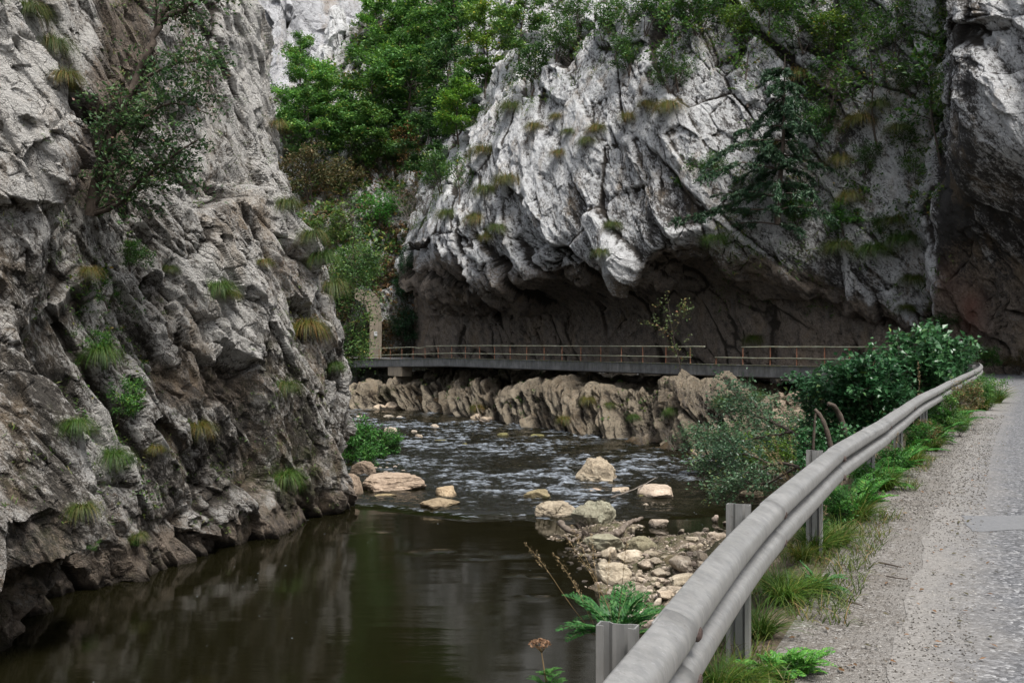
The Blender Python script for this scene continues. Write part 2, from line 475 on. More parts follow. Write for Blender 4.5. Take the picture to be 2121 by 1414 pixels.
#        px  walltop  lip  white  brow  shift
mc = [(852, 600, 560, 520, 470, 6.5), (882, 645, 575, 515, 440, 1.0), (930, 645, 592, 510, 360, 0), (1000, 645, 605, 515, 235, 0), (1060, 645, 606, 525, 170, 0),
      (1130, 645, 598, 530, 120, 0), (1210, 642, 588, 525, 70, 0), (1290, 640, 580, 560, 25, 0), (1370, 635, 555, 515, -15, .3), (1440, 622, 520, 470, -40, .8),
      (1520, 612, 540, 490, -60, 1.2), (1610, 622, 590, 530, -70, 1.5), (1710, 650, 628, 580, -80, 2.0), (1810, 672, 655, 620, -90, 2.2), (1900, 690, 670, 640, -100, 2.2)]
MC = []
for px, wt, lip, wh, br, sh in mc:
    lw = (wh - br)
    under = np.interp(px, [850, 1400, 1550, 1700, 1850, 1950], [1, 1, .62, .34, .16, .06])
    def oo(a): return sh + 5.6 - (5.6 - a) * under if a < 5.6 else a + sh * .5
    MC.append([POz(px, -.35, 5.9) + (1, .5), PO(px, 0.5 * (735 + wt), oo(5.9)) + (1, .5), PO(px, wt, oo(6.2)) + (1, .55), PO(px, .45 * wt + .55 * lip, oo(4.6)) + (1, .8),
               PO(px, lip, oo(1.6)) + (.95, 1.2), PO(px, .5 * (lip + wh), oo(0.0)) + (.6, 1.35), PO(px, wh - 12, oo(-.45)) + (.05, 1.1),
               PO(px, wh - .3 * lw, oo(-.2) + .3) + (0, .55), PO(px, wh - .62 * lw, oo(1.6)) + (0, .55), PO(px, wh - .85 * lw, oo(4)) + (0, .8),
               PO(px, br, oo(6.5)) + (0, 1), PO(px, br - 70, oo(12)) + (0, 1), PO(px, br - 220, oo(23)) + (.1, 1), PO(px, br - 420, oo(38)) + (.1, 1)])
# right end: bare pillar that leans out over the bend of the road
def edge(y): return np.interp(y, [-400, 0, 200, 350, 430, 560, 700], [2010, 1988, 1972, 1950, 1934, 1946, 1985])
rows = [None, 700, 640, 560, 500, 430, 380, 310, 220, 110, 0, -100, -220, -420]
po = [4.6, 4.6, 4.6, 4.0, 3.0, 1.6, 0.3, -1.4, -1.7, -1.4, -.8, .5, 5, 16]
for kind in range(6):
    c = []
    for k, y in enumerate(rows):
        yy = 740 if y is None else y
        e = edge(yy); wid = np.interp(yy, [0, 300, 430, 560, 700], [34, 42, 62, 62, 30])
        o, px = [(po[k] * 0 + 6.6 - 2 * (k < 3), e - 16), (po[k] * .5 + 2.2, e + 3), (po[k], e + wid), (po[k] - .5, 2090), (po[k] - .9, 2190), (po[k] - 1.5, 2420)][kind]
        w = np.interp(yy, [300, 420, 560, 640, 740], [0, .12, .26, .36, .42]); a = np.interp(yy, [0, 300, 700], [.55, .8, .8])
        c.append((POz(px, -.35, o) if y is None else PO(px, y, o)) + (w, a))
    MC.append(c)
def main_masks(at, V, ex, R, N):
    x, y = proj(V)
    lo = par(lambda A: fbm(A / 3.1 + 8, 4, .6), V.astype(f32)); s = streaks(V, .7, .10)
    t = 0.62 + 0.32 * s + 0.10 * np.clip(R[:, 2] * 2, -1, 1) + .12 * lo - .10 * sstep(x, 1480, 1650)
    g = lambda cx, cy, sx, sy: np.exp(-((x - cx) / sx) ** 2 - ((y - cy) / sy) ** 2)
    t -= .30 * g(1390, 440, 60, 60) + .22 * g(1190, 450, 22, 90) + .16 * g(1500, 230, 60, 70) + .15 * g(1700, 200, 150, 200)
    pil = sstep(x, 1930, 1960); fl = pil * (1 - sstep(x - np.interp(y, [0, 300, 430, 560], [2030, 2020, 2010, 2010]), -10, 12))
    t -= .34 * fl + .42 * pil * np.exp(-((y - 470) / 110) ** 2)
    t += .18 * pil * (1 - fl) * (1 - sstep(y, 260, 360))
    at['tone'] = t
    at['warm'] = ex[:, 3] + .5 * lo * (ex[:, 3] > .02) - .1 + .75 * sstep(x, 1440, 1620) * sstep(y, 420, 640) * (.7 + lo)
    at['moss'] = 0.05 + .3 * lo + .25 * np.clip(1 - np.abs(y - np.interp(x, [880, 1000, 1100, 1250], [430, 230, 140, 40])) / 90, 0, 1) * (x < 1500) + .20 * sstep(x, 1500, 1650) * (1 - pil)
    at['rust'] = 1.1 * g(2015, 660, 28, 60) * (0.6 + lo) + .35 * g(1960, 590, 30, 50)
MB_ = frame(52, (0.6, -0.8, 0))
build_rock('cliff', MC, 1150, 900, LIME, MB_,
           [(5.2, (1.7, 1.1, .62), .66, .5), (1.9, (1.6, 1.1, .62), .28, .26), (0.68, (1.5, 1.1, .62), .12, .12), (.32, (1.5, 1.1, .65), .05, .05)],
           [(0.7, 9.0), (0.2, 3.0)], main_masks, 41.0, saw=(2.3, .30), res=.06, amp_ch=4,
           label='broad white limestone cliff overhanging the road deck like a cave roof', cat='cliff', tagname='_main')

# --- slanting rock shelf under the deck
sc_ = [(690, 846, 800, .2), (750, 850, 806, 0), (800, 851, 790, -.2), (850, 853, 796, -.2), (900, 857, 800, -.1), (960, 866, 800, -.6), (1010, 872, 812, -.3), (1060, 884, 800, -1.5),
       (1130, 893, 806, -1.7), (1210, 904, 806, -1.8), (1290, 912, 810, -2.0), (1350, 922, 800, -2.6), (1420, 938, 808, -3.6), (1500, 948, 835, -4.4), (1580, 962, 870, -5), (1660, 975, 890, -5.2)]
SH = []
for px, pw, pt, o in sc_:
    x, y, z = PW(px, pw); Yw = y
    d = np.array([.81, .586])
    zt = min(EYE - (pt - CY) / F * (Yw + 1.0), -1.0) - .08
    def q(off, z): return (x + d[0] * off, y + d[1] * off, z)
    dk = max(Yo(px, 0) - Yw, 0) * 0.6
    SH.append([q(-.5, -6.2), q(0, -4.5), q(.1, -3.6), q(.35, .4 * -4.5 + .6 * zt), q(1.0, zt), q(2.0 + dk * .5, zt + .05), q(3.4 + dk, -1.2), q(4.6 + dk, -.95), q(8 + dk, -.9)])
def shelf_masks(at, V, ex, R, N):
    x, y = proj(V); lo = par(lambda A: fbm(A / 1.9 + 3, 4, .6), V.astype(f32))
    at['tone'] = .64 + .3 * lo + .2 * np.clip(R[:, 2] * 2, -1, 1); at['warm'] = .33 + .4 * lo
    at['moss'] = .12 + .3 * lo + .5 * np.exp(-((x - 800) / 40) ** 2 - ((y - 815) / 30) ** 2) + .35 * sstep(x, 1430, 1560)
    at['cav'] = R[:, 1] * 1.7
build_rock('rock_shelf', SH, 1400, 330, LIMEB, frame(42, (0.6, -0.8, 0)),
           [(2.7, (3.0, 1.3, .42), .50, .55), (1.15, (2.6, 1.3, .42), .24, .26), (.45, (2.2, 1.2, .45), .10, .10)], [(.5, 5.0)], shelf_masks, 87.0, saw=(1.3, .5), res=.03,
           label='tan rock shelf of slanting slabs between river and road deck', cat='rock shelf')

# --- wooded slope at the end of the gorge
hp = [(470, 0), (560, 0), (640, 0), (720, 0), (790, 0), (850, 0), (920, 2), (1000, 6), (1100, 12), (1250, 22)]
HC = []
for px, dd in hp:
    r = [(PW(px, 838)), P(px, 800, 98), P(px, 745, 100), P(px, 640, 102), P(px, 560, 103), P(px, 480, 105.5), P(px, 380, 111), P(px, 280, 117), P(px, 170, 124), P(px, 60, 130), P(px, -40, 137), P(px, -200, 150)]
    ridge = np.interp(px, [470, 560, 640, 690, 740, 800, 850], [215, 195, 150, 105, 60, -20, -400])
    r = [p if EYE - 0 * p[2] is None or CY - (p[2] - EYE) / p[1] * F >= ridge else P(px, ridge + (ridge - (CY - (p[2] - EYE) / p[1] * F)) * .25, p[1]) for p in r]
    HC.append([(a[0] * (1 + dd / 110), a[1] + dd, a[2] + (a[2] - EYE) * dd / 110) for a in r])
def hill_masks(at, V, ex, R, N):
    lo = par(lambda A: fbm(A / 5 + 3, 4, .6), V.astype(f32)); x, y = proj(V)
    at['tone'] = .62 + .3 * lo; at['warm'] = .35 + .5 * lo
    at['moss'] = .55 + .5 * lo - .2 * np.exp(-((x - 690) / 60) ** 2 - ((y - 470) / 90) ** 2)
build_rock('hillside', HC, 420, 520, LIME, frame(65, (0.6, -0.8, 0)),
           [(5, (1.7, 1.2, .6), .9, .6), (1.9, (1.6, 1.2, .6), .4, .3), (.8, (1.6, 1.2, .6), .17, .12)], [(1.3, 12)], hill_masks, 133.0,
           label='steep wooded rock slope closing the gorge behind the bridge', cat='hillside')
# --- far white wall and the pinnacle before it
FC = [[P(px, py, 190 + (300 - py) * .05 + abs(px - 590) * .06) + (a,) for py, a in ((420, 1), (250, 1), (120, 1), (0, 1), (-120, 1), (-300, 1))] for px in (380, 450, 520, 590, 650, 720, 800)]
def far_masks(at, V, ex, R, N):
    lo = par(lambda A: fbm(A / 9 + 3, 4, .6), V.astype(f32))
    at['tone'] = .78 + .25 * lo + .2 * streaks(V, .3, .05); at['moss'] = .0 + .3 * lo
build_rock('cliff', FC, 220, 260, mat_limestone('limestone_far', white=(.62, .62, .63), grey=(.30, .30, .32), fine=.4), frame(75), [(8, (1.6, 1.2, .6), 1.6, .9), (3, (1.6, 1.2, .6), .7, .4)], [(3, 22)], far_masks, 177.0,
           label='bright white cliff face far behind the wooded slope', cat='cliff', tagname='_far')
PN = []
for a in np.linspace(-2.6, 2.6, 9):
    r = []
    for py, w in ((200, 62), (150, 48), (110, 40), (70, 31), (40, 22), (22, 12), (14, 1)):
        px = 694 + (200 - py) * .03 + math.sin(a) * w * .75; Y = 131 - math.cos(a) * w * .06
        r.append(P(px, py, Y))
    PN.append(r)
def pin_masks(at, V, ex, R, N):
    at['tone'] = .8 + .2 * streaks(V, .5, .1); at['moss'] = .05 + .3 * streaks(V, .4, .4)
build_rock('rock_pinnacle', PN, 130, 190, LIME, frame(75), [(2.2, (1.9, 1.2, .6), .55, .4), (.8, (1.6, 1.2, .6), .2, .2)], [(.5, 4)], pin_masks, 190.0, kind='structure',
           label='pale rock pinnacle standing among green trees on the slope', cat='rock')

# --- unseen rock walls added beside and behind the viewpoint to block low sky light
def wall_masks(at, V, ex, R, N):
    at['tone'] = .6 + .3 * streaks(V); at['moss'] = .1 + .3 * streaks(V, .4, .4)
def blocker_wall(pts, seed, label, hs=1.0):
    C = []
    pts = np.array(pts, float)
    for k in range(len(pts)):
        t = pts[min(k + 1, len(pts) - 1)] - pts[max(k - 1, 0)]; t /= np.linalg.norm(t); n = np.array([-t[1], t[0]])
        C.append([(pts[k, 0] + n[0] * o, pts[k, 1] + n[1] * o, z) for z, o in ((-6, 0), (-2, .2), (2 * hs, .3), (8 * hs, 1.0), (16 * hs, 3.5), (26 * hs, 8), (40 * hs, 18))])
    build_rock('cliff', C, 150, 120, LIME, frame(60), [(2.6, (1.7, 1.2, .62), .6, .4), (.95, (1.7, 1.2, .6), .25, .2)], [(.6, 6)], wall_masks, seed, label=label, cat='cliff', tagname='_w%d' % seed)
blocker_wall([(28.6, 41.5), (29, 30), (24, 15), (20, 2), (17, -10), (12, -30), (2, -48), (-16, -60)], 311, 'unseen cliff wall added along the right road edge to block low sky light', .5)
blocker_wall([(-34, -46), (-26, -28), (-20, -8), (-17, 6), (-15.8, 12.2)], 353, 'unseen cliff wall added on the left behind the viewpoint to block low sky light', .7)
# ------------------------------------------------------------------ ground, road, water
GR = [(-1.9, -3.2), (-1.25, -1.5), (-.68, 0), (-.14, 1.4), (.38, 2.8), (.72, 3.7), (1.17, 4.83), (1.67, 5.93), (2.42, 7.56), (3.85, 10.4), (5.78, 14.3), (7.75, 18.1), (10.95, 24.2), (13.7, 29.4),
      (16.0, 34), (17.75, 38), (18.85, 41.5), (19.45, 44.5), (19.35, 47), (18.7, 49.2)]
def resample(pts, step=None, n=None):
    pts = np.array(pts, float); t = np.concatenate([[0], np.cumsum(np.linalg.norm(np.diff(pts, axis=0), axis=1))])
    n = n or max(2, int(t[-1] / step)); return herm(pts, t, np.linspace(0, t[-1], n))
GP = resample(GR, .15)
def gtan(k): 
    d = GP[min(k + 1, len(GP) - 1)] - GP[max(k - 1, 0)]; return d / np.linalg.norm(d)
def gside(k):                       # unit vector towards the road
    t = gtan(k); return np.array([t[1], -t[0]])
def seg_dist(A, L):
    """distance to polyline and signed side (+ right)"""
    best = np.full(len(A), 1e9); side = np.zeros(len(A))
    for a, b in zip(L[:-1], L[1:]):
        ab = b - a; t = np.clip(((A - a) @ ab) / (ab @ ab), 0, 1)
        q = a + t[:, None] * ab; r = A - q; d = np.hypot(r[:, 0], r[:, 1])
        s = np.sign(ab[1] * (A[:, 0] - a[0]) - ab[0] * (A[:, 1] - a[1]))
        m = d < best; best = np.where(m, d, best); side = np.where(m, s, side)
    return best, side
SHORE = np.array([(-2.2, -4), (-1.7, 2), (-.8, 7), (.5, 12), (1.2, 17), (2.6, 20.5), (2.2, 23), (1.75, 26), (1.75, 29), (1.5, 32.6), (2.4, 34.2), (3.9, 33.3), (5.2, 31.2), (7.1, 33.2), (9.4, 36.3), (11.3, 41), (11.4, 46), (10.4, 50.5), (8.6, 56), (6, 62)])
SHR = resample(SHORE, .5); GRD = resample(GR + [(18, 50.3), (9.5, 62), (3, 71)], .5)
def ground_z(A):
    ds, ss = seg_dist(A, SHR); dg, sg = seg_dist(A, GRD)
    dgi = np.maximum(dg - .35, 0)
    t = ds / (ds + dgi + 1e-6)
    bank = WZ - .10 + (0 - WZ + .10) * (np.clip(t, 0, 1) ** 1.7)
    bed = WZ - .10 - np.minimum(.28 * ds, 1.3)
    z = np.where(ss < 0, bed, bank)
    return np.where(sg > 0, 0.0, np.where(dg < .35, np.minimum(z, 0), z)), ds * ss, dg * sg
def terrain_mesh():
    xs = np.concatenate([np.arange(-30, -2.4, .9), np.arange(-2.4, 21, .11), np.arange(21, 60, .8)])
    ys = np.concatenate([np.arange(-14, 1, .4), np.arange(1, 60, .12), np.arange(60, 112, .9)])
    X, Y = np.meshgrid(xs, ys, indexing='ij'); A = np.stack([X.ravel(), Y.ravel()], 1)
    R = par(lambda a: np.stack(ground_z(a), 1), A); z, ds, dg = R.T
    V = np.stack([A[:, 0], A[:, 1], z], 1).astype(f32)
    n = par(lambda a: fbm(a * f32(.9) + 2, 5, .55), V); w = par(worley, V * f32(1.4))
    am = sstep(-dg, .2, 2.0)
    V[:, 2] += am * (.32 * n + .16 * np.clip(w[:, 0], -1, 1) - .05) - .012 * (dg > .15)
    far = sstep(A[:, 0], 3, 9) * sstep(A[:, 1], 37, 44) * (dg < -.8)
    V[:, 2] += far * .5 * np.clip(worley(V * f32(.62))[:, 0], -1, 1.3)
    V[:, 2] = np.where(dg < -.15, np.minimum(V[:, 2], -.06), V[:, 2])
    rel = A - np.array([18.0, 50.0]); sd = rel @ np.array([-.586, .81]); od = rel @ np.array([.81, .586])
    V[:, 2] = np.where(sd > -3, np.minimum(V[:, 2], np.interp(sd, [-3, 0, 3, 8, 14], [0, -.3, -1.0, -1.9, -3.2]) + .25 * n), V[:, 2])
    V[:, 2] = np.where((sd > 2) & (od > -.5), np.minimum(V[:, 2], -1.2), V[:, 2])
    me = mesh_np('terrain', V, grid_faces(len(xs), len(ys)), dict(shore=ds, road=dg), True)
    SURF['terrain'] = V[(A[:, 1] > 1) & (A[:, 1] < 60) & (A[:, 0] > -2.4) & (A[:, 0] < 21)]
    return me
def mat_terrain():
    m = NT('bank_earth'); c = m.coord(); n = m.noise(c, 2.2, 8, .7); n2 = m.noise(c, 14, 6, .7)
    a = m.ramp(n, [(.3, (.05, .04, .028)), (.5, (.11, .085, .06)), (.7, (.20, .165, .12))])
    a = m.mix(m.ramp(m.noise(c, 1.3, 6, .7), [(.45, 0.), (.62, .8)]), a, (.05, .055, .02))
    a = m.mix(m.ramp(m.voro(c, 22), [(.1, .5), (.4, 0.)]), a, (.27, .235, .19))
    bed = m.mix(n2, (.035, .024, .012), (.075, .052, .028))
    a = m.mix(m.ramp(m.math('ADD', m.math('MULTIPLY', m.attr('shore'), .8), .5), [(.35, 1.), (.6, 0.)]), a, bed)
    m.bsdf(a, .9, m.bump(m.math('ADD', n2, m.math('MULTIPLY', m.voro(c, 22), .5)), .8, .05), spec=.2); return m.m
add_obj('terrain', terrain_mesh(), mat_terrain(), kind='structure')

def mat_gravel():
    m = NT('gravel_verge'); c = m.coord()
    v = m.n('ShaderNodeTexVoronoi'); m.l(c, v.inputs['Vector']); v.inputs['Scale'].default_value = 70
    v2 = m.n('ShaderNodeTexVoronoi'); m.l(c, v2.inputs['Vector']); v2.inputs['Scale'].default_value = 160
    sep = m.n('ShaderNodeSeparateColor'); m.l(v.outputs['Color'], sep.inputs[0])
    a = m.ramp(sep.outputs[0], [(0, (.075, .067, .058)), (.5, (.15, .138, .124)), (.9, (.26, .25, .235)), (1., (.42, .41, .39))])
    d = m.ramp(m.noise(c, 5, 7, .7), [(.35, (.11, .096, .08)), (.7, (.19, .175, .155))])
    a = m.mix(m.ramp(m.noise(c, 3.2, 6, .75), [(.4, .15), (.62, .85)]), a, d)
    a = m.mix(m.ramp(m.noise(c, 1.1, 6, .7), [(.56, 0.), (.72, .55)]), a, (.075, .06, .045))
    e = m.math('ADD', m.attr('edge'), m.math('MULTIPLY', m.math('SUBTRACT', m.noise(c, 2.0, 6, .72), .5), .9))
    a = m.mix(m.ramp(e, [(.30, 0.), (.62, .85)]), a, m.ramp(m.noise(c, 30, 5, .8), [(.3, (.115, .108, .098)), (.7, (.235, .223, .207))]))
    h = m.math('ADD', m.math('MULTIPLY', v.outputs['Distance'], -1.), m.math('MULTIPLY', v2.outputs['Distance'], -.5))
    m.bsdf(a, .9, m.bump(h, .8, .012), spec=.2); return m.m
def mat_asphalt():
    m = NT('worn_asphalt'); c = m.coord()
    v = m.n('ShaderNodeTexVoronoi'); m.l(c, v.inputs['Vector']); v.inputs['Scale'].default_value = 48
    sep = m.n('ShaderNodeSeparateColor'); m.l(v.outputs['Color'], sep.inputs[0])
    a = m.ramp(sep.outputs[0], [(0, (.025, .026, .029)), (.35, (.068, .07, .075)), (.72, (.125, .127, .133)), (.93, (.21, .21, .215)), (1., (.36, .36, .36))])
    a = m.mix(m.ramp(m.noise(c, .9, 6, .7), [(.35, .1), (.7, .45)]), a, (.12, .118, .116))
    e = m.math('ADD', m.attr('edge'), m.math('MULTIPLY', m.math('SUBTRACT', m.noise(c, 1.6, 7, .72), .5), .9))
    dust = m.ramp(m.noise(c, 30, 5, .8), [(.3, (.115, .108, .098)), (.7, (.235, .223, .207))])
    a = m.mix(m.ramp(e, [(.10, 1.), (.62, 0.)]), a, dust)
    m.bsdf(a, .85, m.bump(m.math('MULTIPLY', v.outputs['Distance'], -1.), .7, .01), spec=.25); return m.m
def strip(name, w0, w1, z, mat, nw=14, sag=0.0, jag=0.0, kind='structure'):
    V = []; ed = []
    K = range(len(GP)); L = []
    for k in K: L.append((GP[k], gside(k)))
    d = np.array([-.586, .81]); e = np.array([.81, .586])
    last = np.array([18.0, 50.0])
    for s in np.linspace(2, 70, 50): L.append((last + d * s, e))
    for p, sd in L:
        for j in range(nw):
            w = w0 + (w1 - w0) * j / (nw - 1); w += jag * (1 - j / (nw - 1)) ** 3 * (math.sin(p[1] * 1.9) * .4 + math.sin(p[1] * 4.3 + 1) * .35 + math.sin(p[1] * 9.7) * .25); V.append((p[0] + sd[0] * w, p[1] + sd[1] * w, z)); ed.append(w - w0)
    V = np.array(V, f32); V[:, 2] += .010 * fbm(V * f32(1.1), 3)
    me = mesh_np(name, V, grid_faces(len(L), nw), dict(edge=ed), True)
    SURF[name] = V
    return add_obj(name, me, mat, kind=kind)
GRAVEL = mat_gravel()
strip('road_shoulder', .05, 1.3, .006, GRAVEL, 8)
strip('road', .62, 5.75, .010, mat_asphalt(), 30, jag=.05)
# pale repair patch on the asphalt
def ground_px(px, py, z): return PW(px, py, z)
pm = NT('repair_patch'); cc = pm.coord(); pm.bsdf(pm.ramp(pm.noise(cc, 25, 6, .8), [(.3, (.095, .097, .10)), (.7, (.145, .146, .148))]), .85, pm.bump(pm.noise(cc, 60, 4, .7), .4, .006))
na, nb_ = 26, 12; PV = []
for i in range(na):
    for j in range(nb_):
        u, v = i / (na - 1), j / (nb_ - 1)
        px = (1990 + 22 * v + 3 * math.sin(v * 9)) * (1 - u) + 2260 * u; py = (1066 + 2 * math.sin(u * 7)) * (1 - v) + (1096 + 2.5 * math.sin(u * 9 + 1)) * v
        x, y, _ = PW(px, py, .02); PV.append((x, y, .010))
PV = np.array(PV, f32); PV[:, 2] += .010 * fbm(PV * f32(1.1), 3) + .004
add_obj('road_patch', mesh_np('road_patch', PV, grid_faces(na, nb_), None, True), pm.m, kind='structure')

# --- river
def water_mesh():
    pys = np.concatenate([np.linspace(815, 1080, 470), np.linspace(1081, 1700, 260), [2000, 2600, 4000]])
    kx = np.concatenate([np.linspace(-700, 480, 40), np.linspace(486, 1760, 560), np.linspace(1800, 2500, 12)])
    PY, PX = np.meshgrid(pys, kx, indexing='ij')
    Y = (EYE - WZ) * F / (PY - CY); X = (PX - CX) / F * Y
    V = np.stack([X.ravel(), Y.ravel(), np.full(X.size, WZ)], 1).astype(f32)
    x, y = X.ravel(), Y.ravel()
    brk = np.interp(x, [-8, -5, -3, -1.5, .5, 1.6, 4, 8, 14], [37.4, 36.8, 35.3, 34.6, 34.8, 33.6, 34.5, 35.5, 37]) + .35 * fbm(np.stack([x * .8, y * .8, 0 * x], 1), 3)
    rap = sstep(y, brk - .15, brk + .8)
    rap *= .45 + .55 * np.clip(.75 + 1.3 * fbm(np.stack([x / 5 + 7, y / 7, 0 * x], 1).astype(f32), 2), 0, 1)
    rap *= 1 - .65 * sstep(x, 2.5, 6) * (1 - sstep(y, 38, 46))
    # waves run down the gorge towards the camera; crests lie across the current
    q = np.stack([x * .75 + 3, y * 1.5, 0 * x], 1).astype(f32)
    w1 = par(lambda a: fbm(a, 2, .5, True), q * f32(.75)); w2 = par(lambda a: fbm(a, 4, .62, True), q * f32(2.1) + 9); w3 = par(lambda a: fbm(a, 3, .6), q * f32(5.5) + 4)
    h = rap * (.10 * w1 + .10 * w2 + .028 * w3)
    ppx, ppy = PX.ravel(), PY.ravel()
    for cx, cy, sx, sy, k in ((930, 1144, 75, 5, .7), (1055, 1150, 45, 4, .6), (1100, 1233, 36, 7, .7), (1112, 1192, 42, 3.5, .6), (765, 1106, 45, 3.5, .5), (990, 1158, 30, 4, .5)):
        rap = np.maximum(rap, k * np.exp(-((ppx - cx) / sx) ** 2 - ((ppy - cy) / sy) ** 2) * np.clip(.4 + 1.5 * vnoise(np.stack([x * 1.5, y * 3, 0 * x], 1).astype(f32)), 0, 1))
    calm = 1 - rap
    qc = np.stack([x * .5, y * 2.4, 0 * x], 1).astype(f32)
    h += calm * .0035 * par(lambda a: fbm(a, 3), qc)
    step = .10 * sstep(y, brk - .9, brk + .3)
    V[:, 2] += h + step
    foam_glint = rap * np.clip(.45 * w2 + .35 * w3 + .35 * w1 + .05, 0, 1)
    lip = np.exp(-((y - brk + .1) / .35) ** 2) * (x < 1.6)
    foam_glint = np.maximum(foam_glint, .55 * lip * np.clip(.3 + w3 + .8 * w2, 0, 1))
    n0, n1 = len(pys), len(kx)
    return mesh_np('river', V, grid_faces(n0, n1), dict(rap=rap, foam_glint=foam_glint), True)
def mat_water():
    m = NT('river_water')
    c1 = m.coord((.5, 2.6, 1)); c2 = m.coord((1.0, 1.8, 1))
    h = m.math('ADD', m.math('MULTIPLY', m.noise(c1, 1.2, 5, .6), .6), m.math('MULTIPLY', m.noise(c2, 6, 5, .62), .22))
    h = m.math('MULTIPLY', h, m.math('ADD', m.math('MULTIPLY', m.attr('rap'), 2.2), .05))
    nb = m.bump(h, 1.0, .10)
    b = m.bsdf((.006, .0055, .0022), .03, nb, spec=.5, ior=1.33)
    c3 = m.coord((1, 1, 1))
    ff = m.math('ADD', m.attr('foam_glint'), m.math('MULTIPLY', m.math('SUBTRACT', m.noise(m.coord((.8, 1.6, 1)), 4.5, 8, .75), .5), .9))
    ff = m.math('MULTIPLY', m.ramp(ff, [(.36, 0.), (.95, 1.)]), m.math('MULTIPLY', m.attr('foam_glint'), 2.0, True))
    # tiny specks of drifting foam on the pool
    sp = m.ramp(m.voro(m.coord((1.1, 1.7, 1)), 1.5), [(.028, .8), (.04, 0.)])
    sp = m.math('MULTIPLY', sp, m.ramp(m.noise(c3, .25, 3, .6), [(.45, 0.), (.6, 1.)]))
    ff = m.math('MAXIMUM', m.math('MULTIPLY', ff, .54), m.math('MULTIPLY', sp, .8))
    d = m.n('ShaderNodeBsdfDiffuse'); d.inputs['Color'].default_value = (.52, .58, .66, 1)  # bluish tone also paints sky reflections into the rapids, besides real foam
    mx = m.n('ShaderNodeMixShader'); m.l(ff, mx.inputs[0]); m.l(b.outputs[0], mx.inputs[1]); m.l(d.outputs[0], mx.inputs[2])
    m.l(mx.outputs[0], m.out.inputs['Surface']); return m.m
add_obj('river', water_mesh(), mat_water(), kind='structure')
# ------------------------------------------------------------------ guard rail
def mat_metal():
    m = NT('galvanised_steel'); c = m.coord(); co_ = m.coord((1, 1, .25))
    a = m.ramp(m.noise(c, 8, 6, .7), [(.3, (.262, .256, .24)), (.55, (.305, .30, .285)), (.75, (.345, .34, .33))])
    sc = m.ramp(m.noise(m.coord((9, 9, 1.2), (0, .5, .5)), 6, 3, .6), [(.60, 0.), (.68, .35)])
    a = m.mix(sc, a, (.46, .46, .46))
    a = m.mix(m.ramp(m.noise(c, 2.3, 6, .7), [(.56, 0.), (.72, .3)]), a, (.19, .175, .15))
    st = m.ramp(m.noise(m.coord((26, 26, 1.6)), 1.0, 4, .7), [(.40, .55), (.56, 0.)])
    a = m.mix(st, a, (.20, .20, .195))
    a = m.mix(m.ramp(m.noise(c, 16, 5, .8), [(.60, 0.), (.70, .5)]), a, (.12, .10, .08))
    m.bsdf(a, m.ramp(m.noise(c, 5, 4, .6), [(.3, .36), (.7, .58)]), m.bump(m.noise(c, 40, 3, .6), .15, .004), metal=.55); return m.m
STEEL = mat_metal()
def simple(name, stops, scale=6, rough=.7, bump=.3, bs=None, metal=0., detail=6):
    m = NT(name); c = m.coord()
    m.bsdf(m.ramp(m.noise(c, scale, detail, .7), stops), rough, m.bump(m.noise(c, bs or scale * 4, 5, .7), bump, .02), metal=metal, spec=.3); return m.m
BOLT = simple('rusty_bolt', [(.3, (.03, .022, .02)), (.7, (.09, .06, .05))], 30)
LAPSHADE = simple('lap_shadow_paint', [(.3, (.02, .02, .02)), (.7, (.05, .05, .05))], 20)
prof = [(-.002, -.158), (.012, -.156), (.044, -.146), (.072, -.126), (.083, -.106), (.085, -.084), (.083, -.062), (.072, -.045), (.044, -.027), (.012, -.012), (.003, -.005), (.003, .005), (.012, .012), (.044, .027), (.072, .045), (.083, .062), (.085, .084), (.083, .106), (.072, .126), (.044, .146), (.012, .156), (-.002, .158)]
prof = [(a, b * .865) for a, b in prof]
pm_ = np.array(prof); tt = np.linspace(0, len(prof) - 1, 46); prof = [tuple(p) for p in herm(pm_, np.arange(len(prof)).astype(float), tt)]
GL = np.concatenate([[0], np.cumsum(np.linalg.norm(np.diff(GP, axis=0), axis=1))])
def g_at(s):
    p = np.array([np.interp(s, GL, GP[:, 0]), np.interp(s, GL, GP[:, 1])]); q = np.array([np.interp(s + .1, GL, GP[:, 0]), np.interp(s + .1, GL, GP[:, 1])])
    t = (q - p) / np.linalg.norm(q - p) if s + .1 <= GL[-1] else gtan(len(GP) - 1)
    return p, t, np.array([t[1], -t[0]])
RZ = .648                                   # beam centre height
sY = lambda Y: float(np.interp(Y, GP[:280, 1], GL[:280]))
jt = [sY(-2.6), sY(.7), sY(2.86), sY(4.98), sY(7.45), sY(10.3), sY(13.2), sY(16.7)]
while jt[-1] + 3.4 < GL[-1]: jt.append(jt[-1] + 3.4)
jt.append(GL[-1])
rail = empty('guard_rail', (*GP[int(len(GP) * .1)], 0), 'long grey steel guard rail with double wave profile curving along the road', 'guard rail')
rz = np.array(rail.location)
rng = random.Random(4)
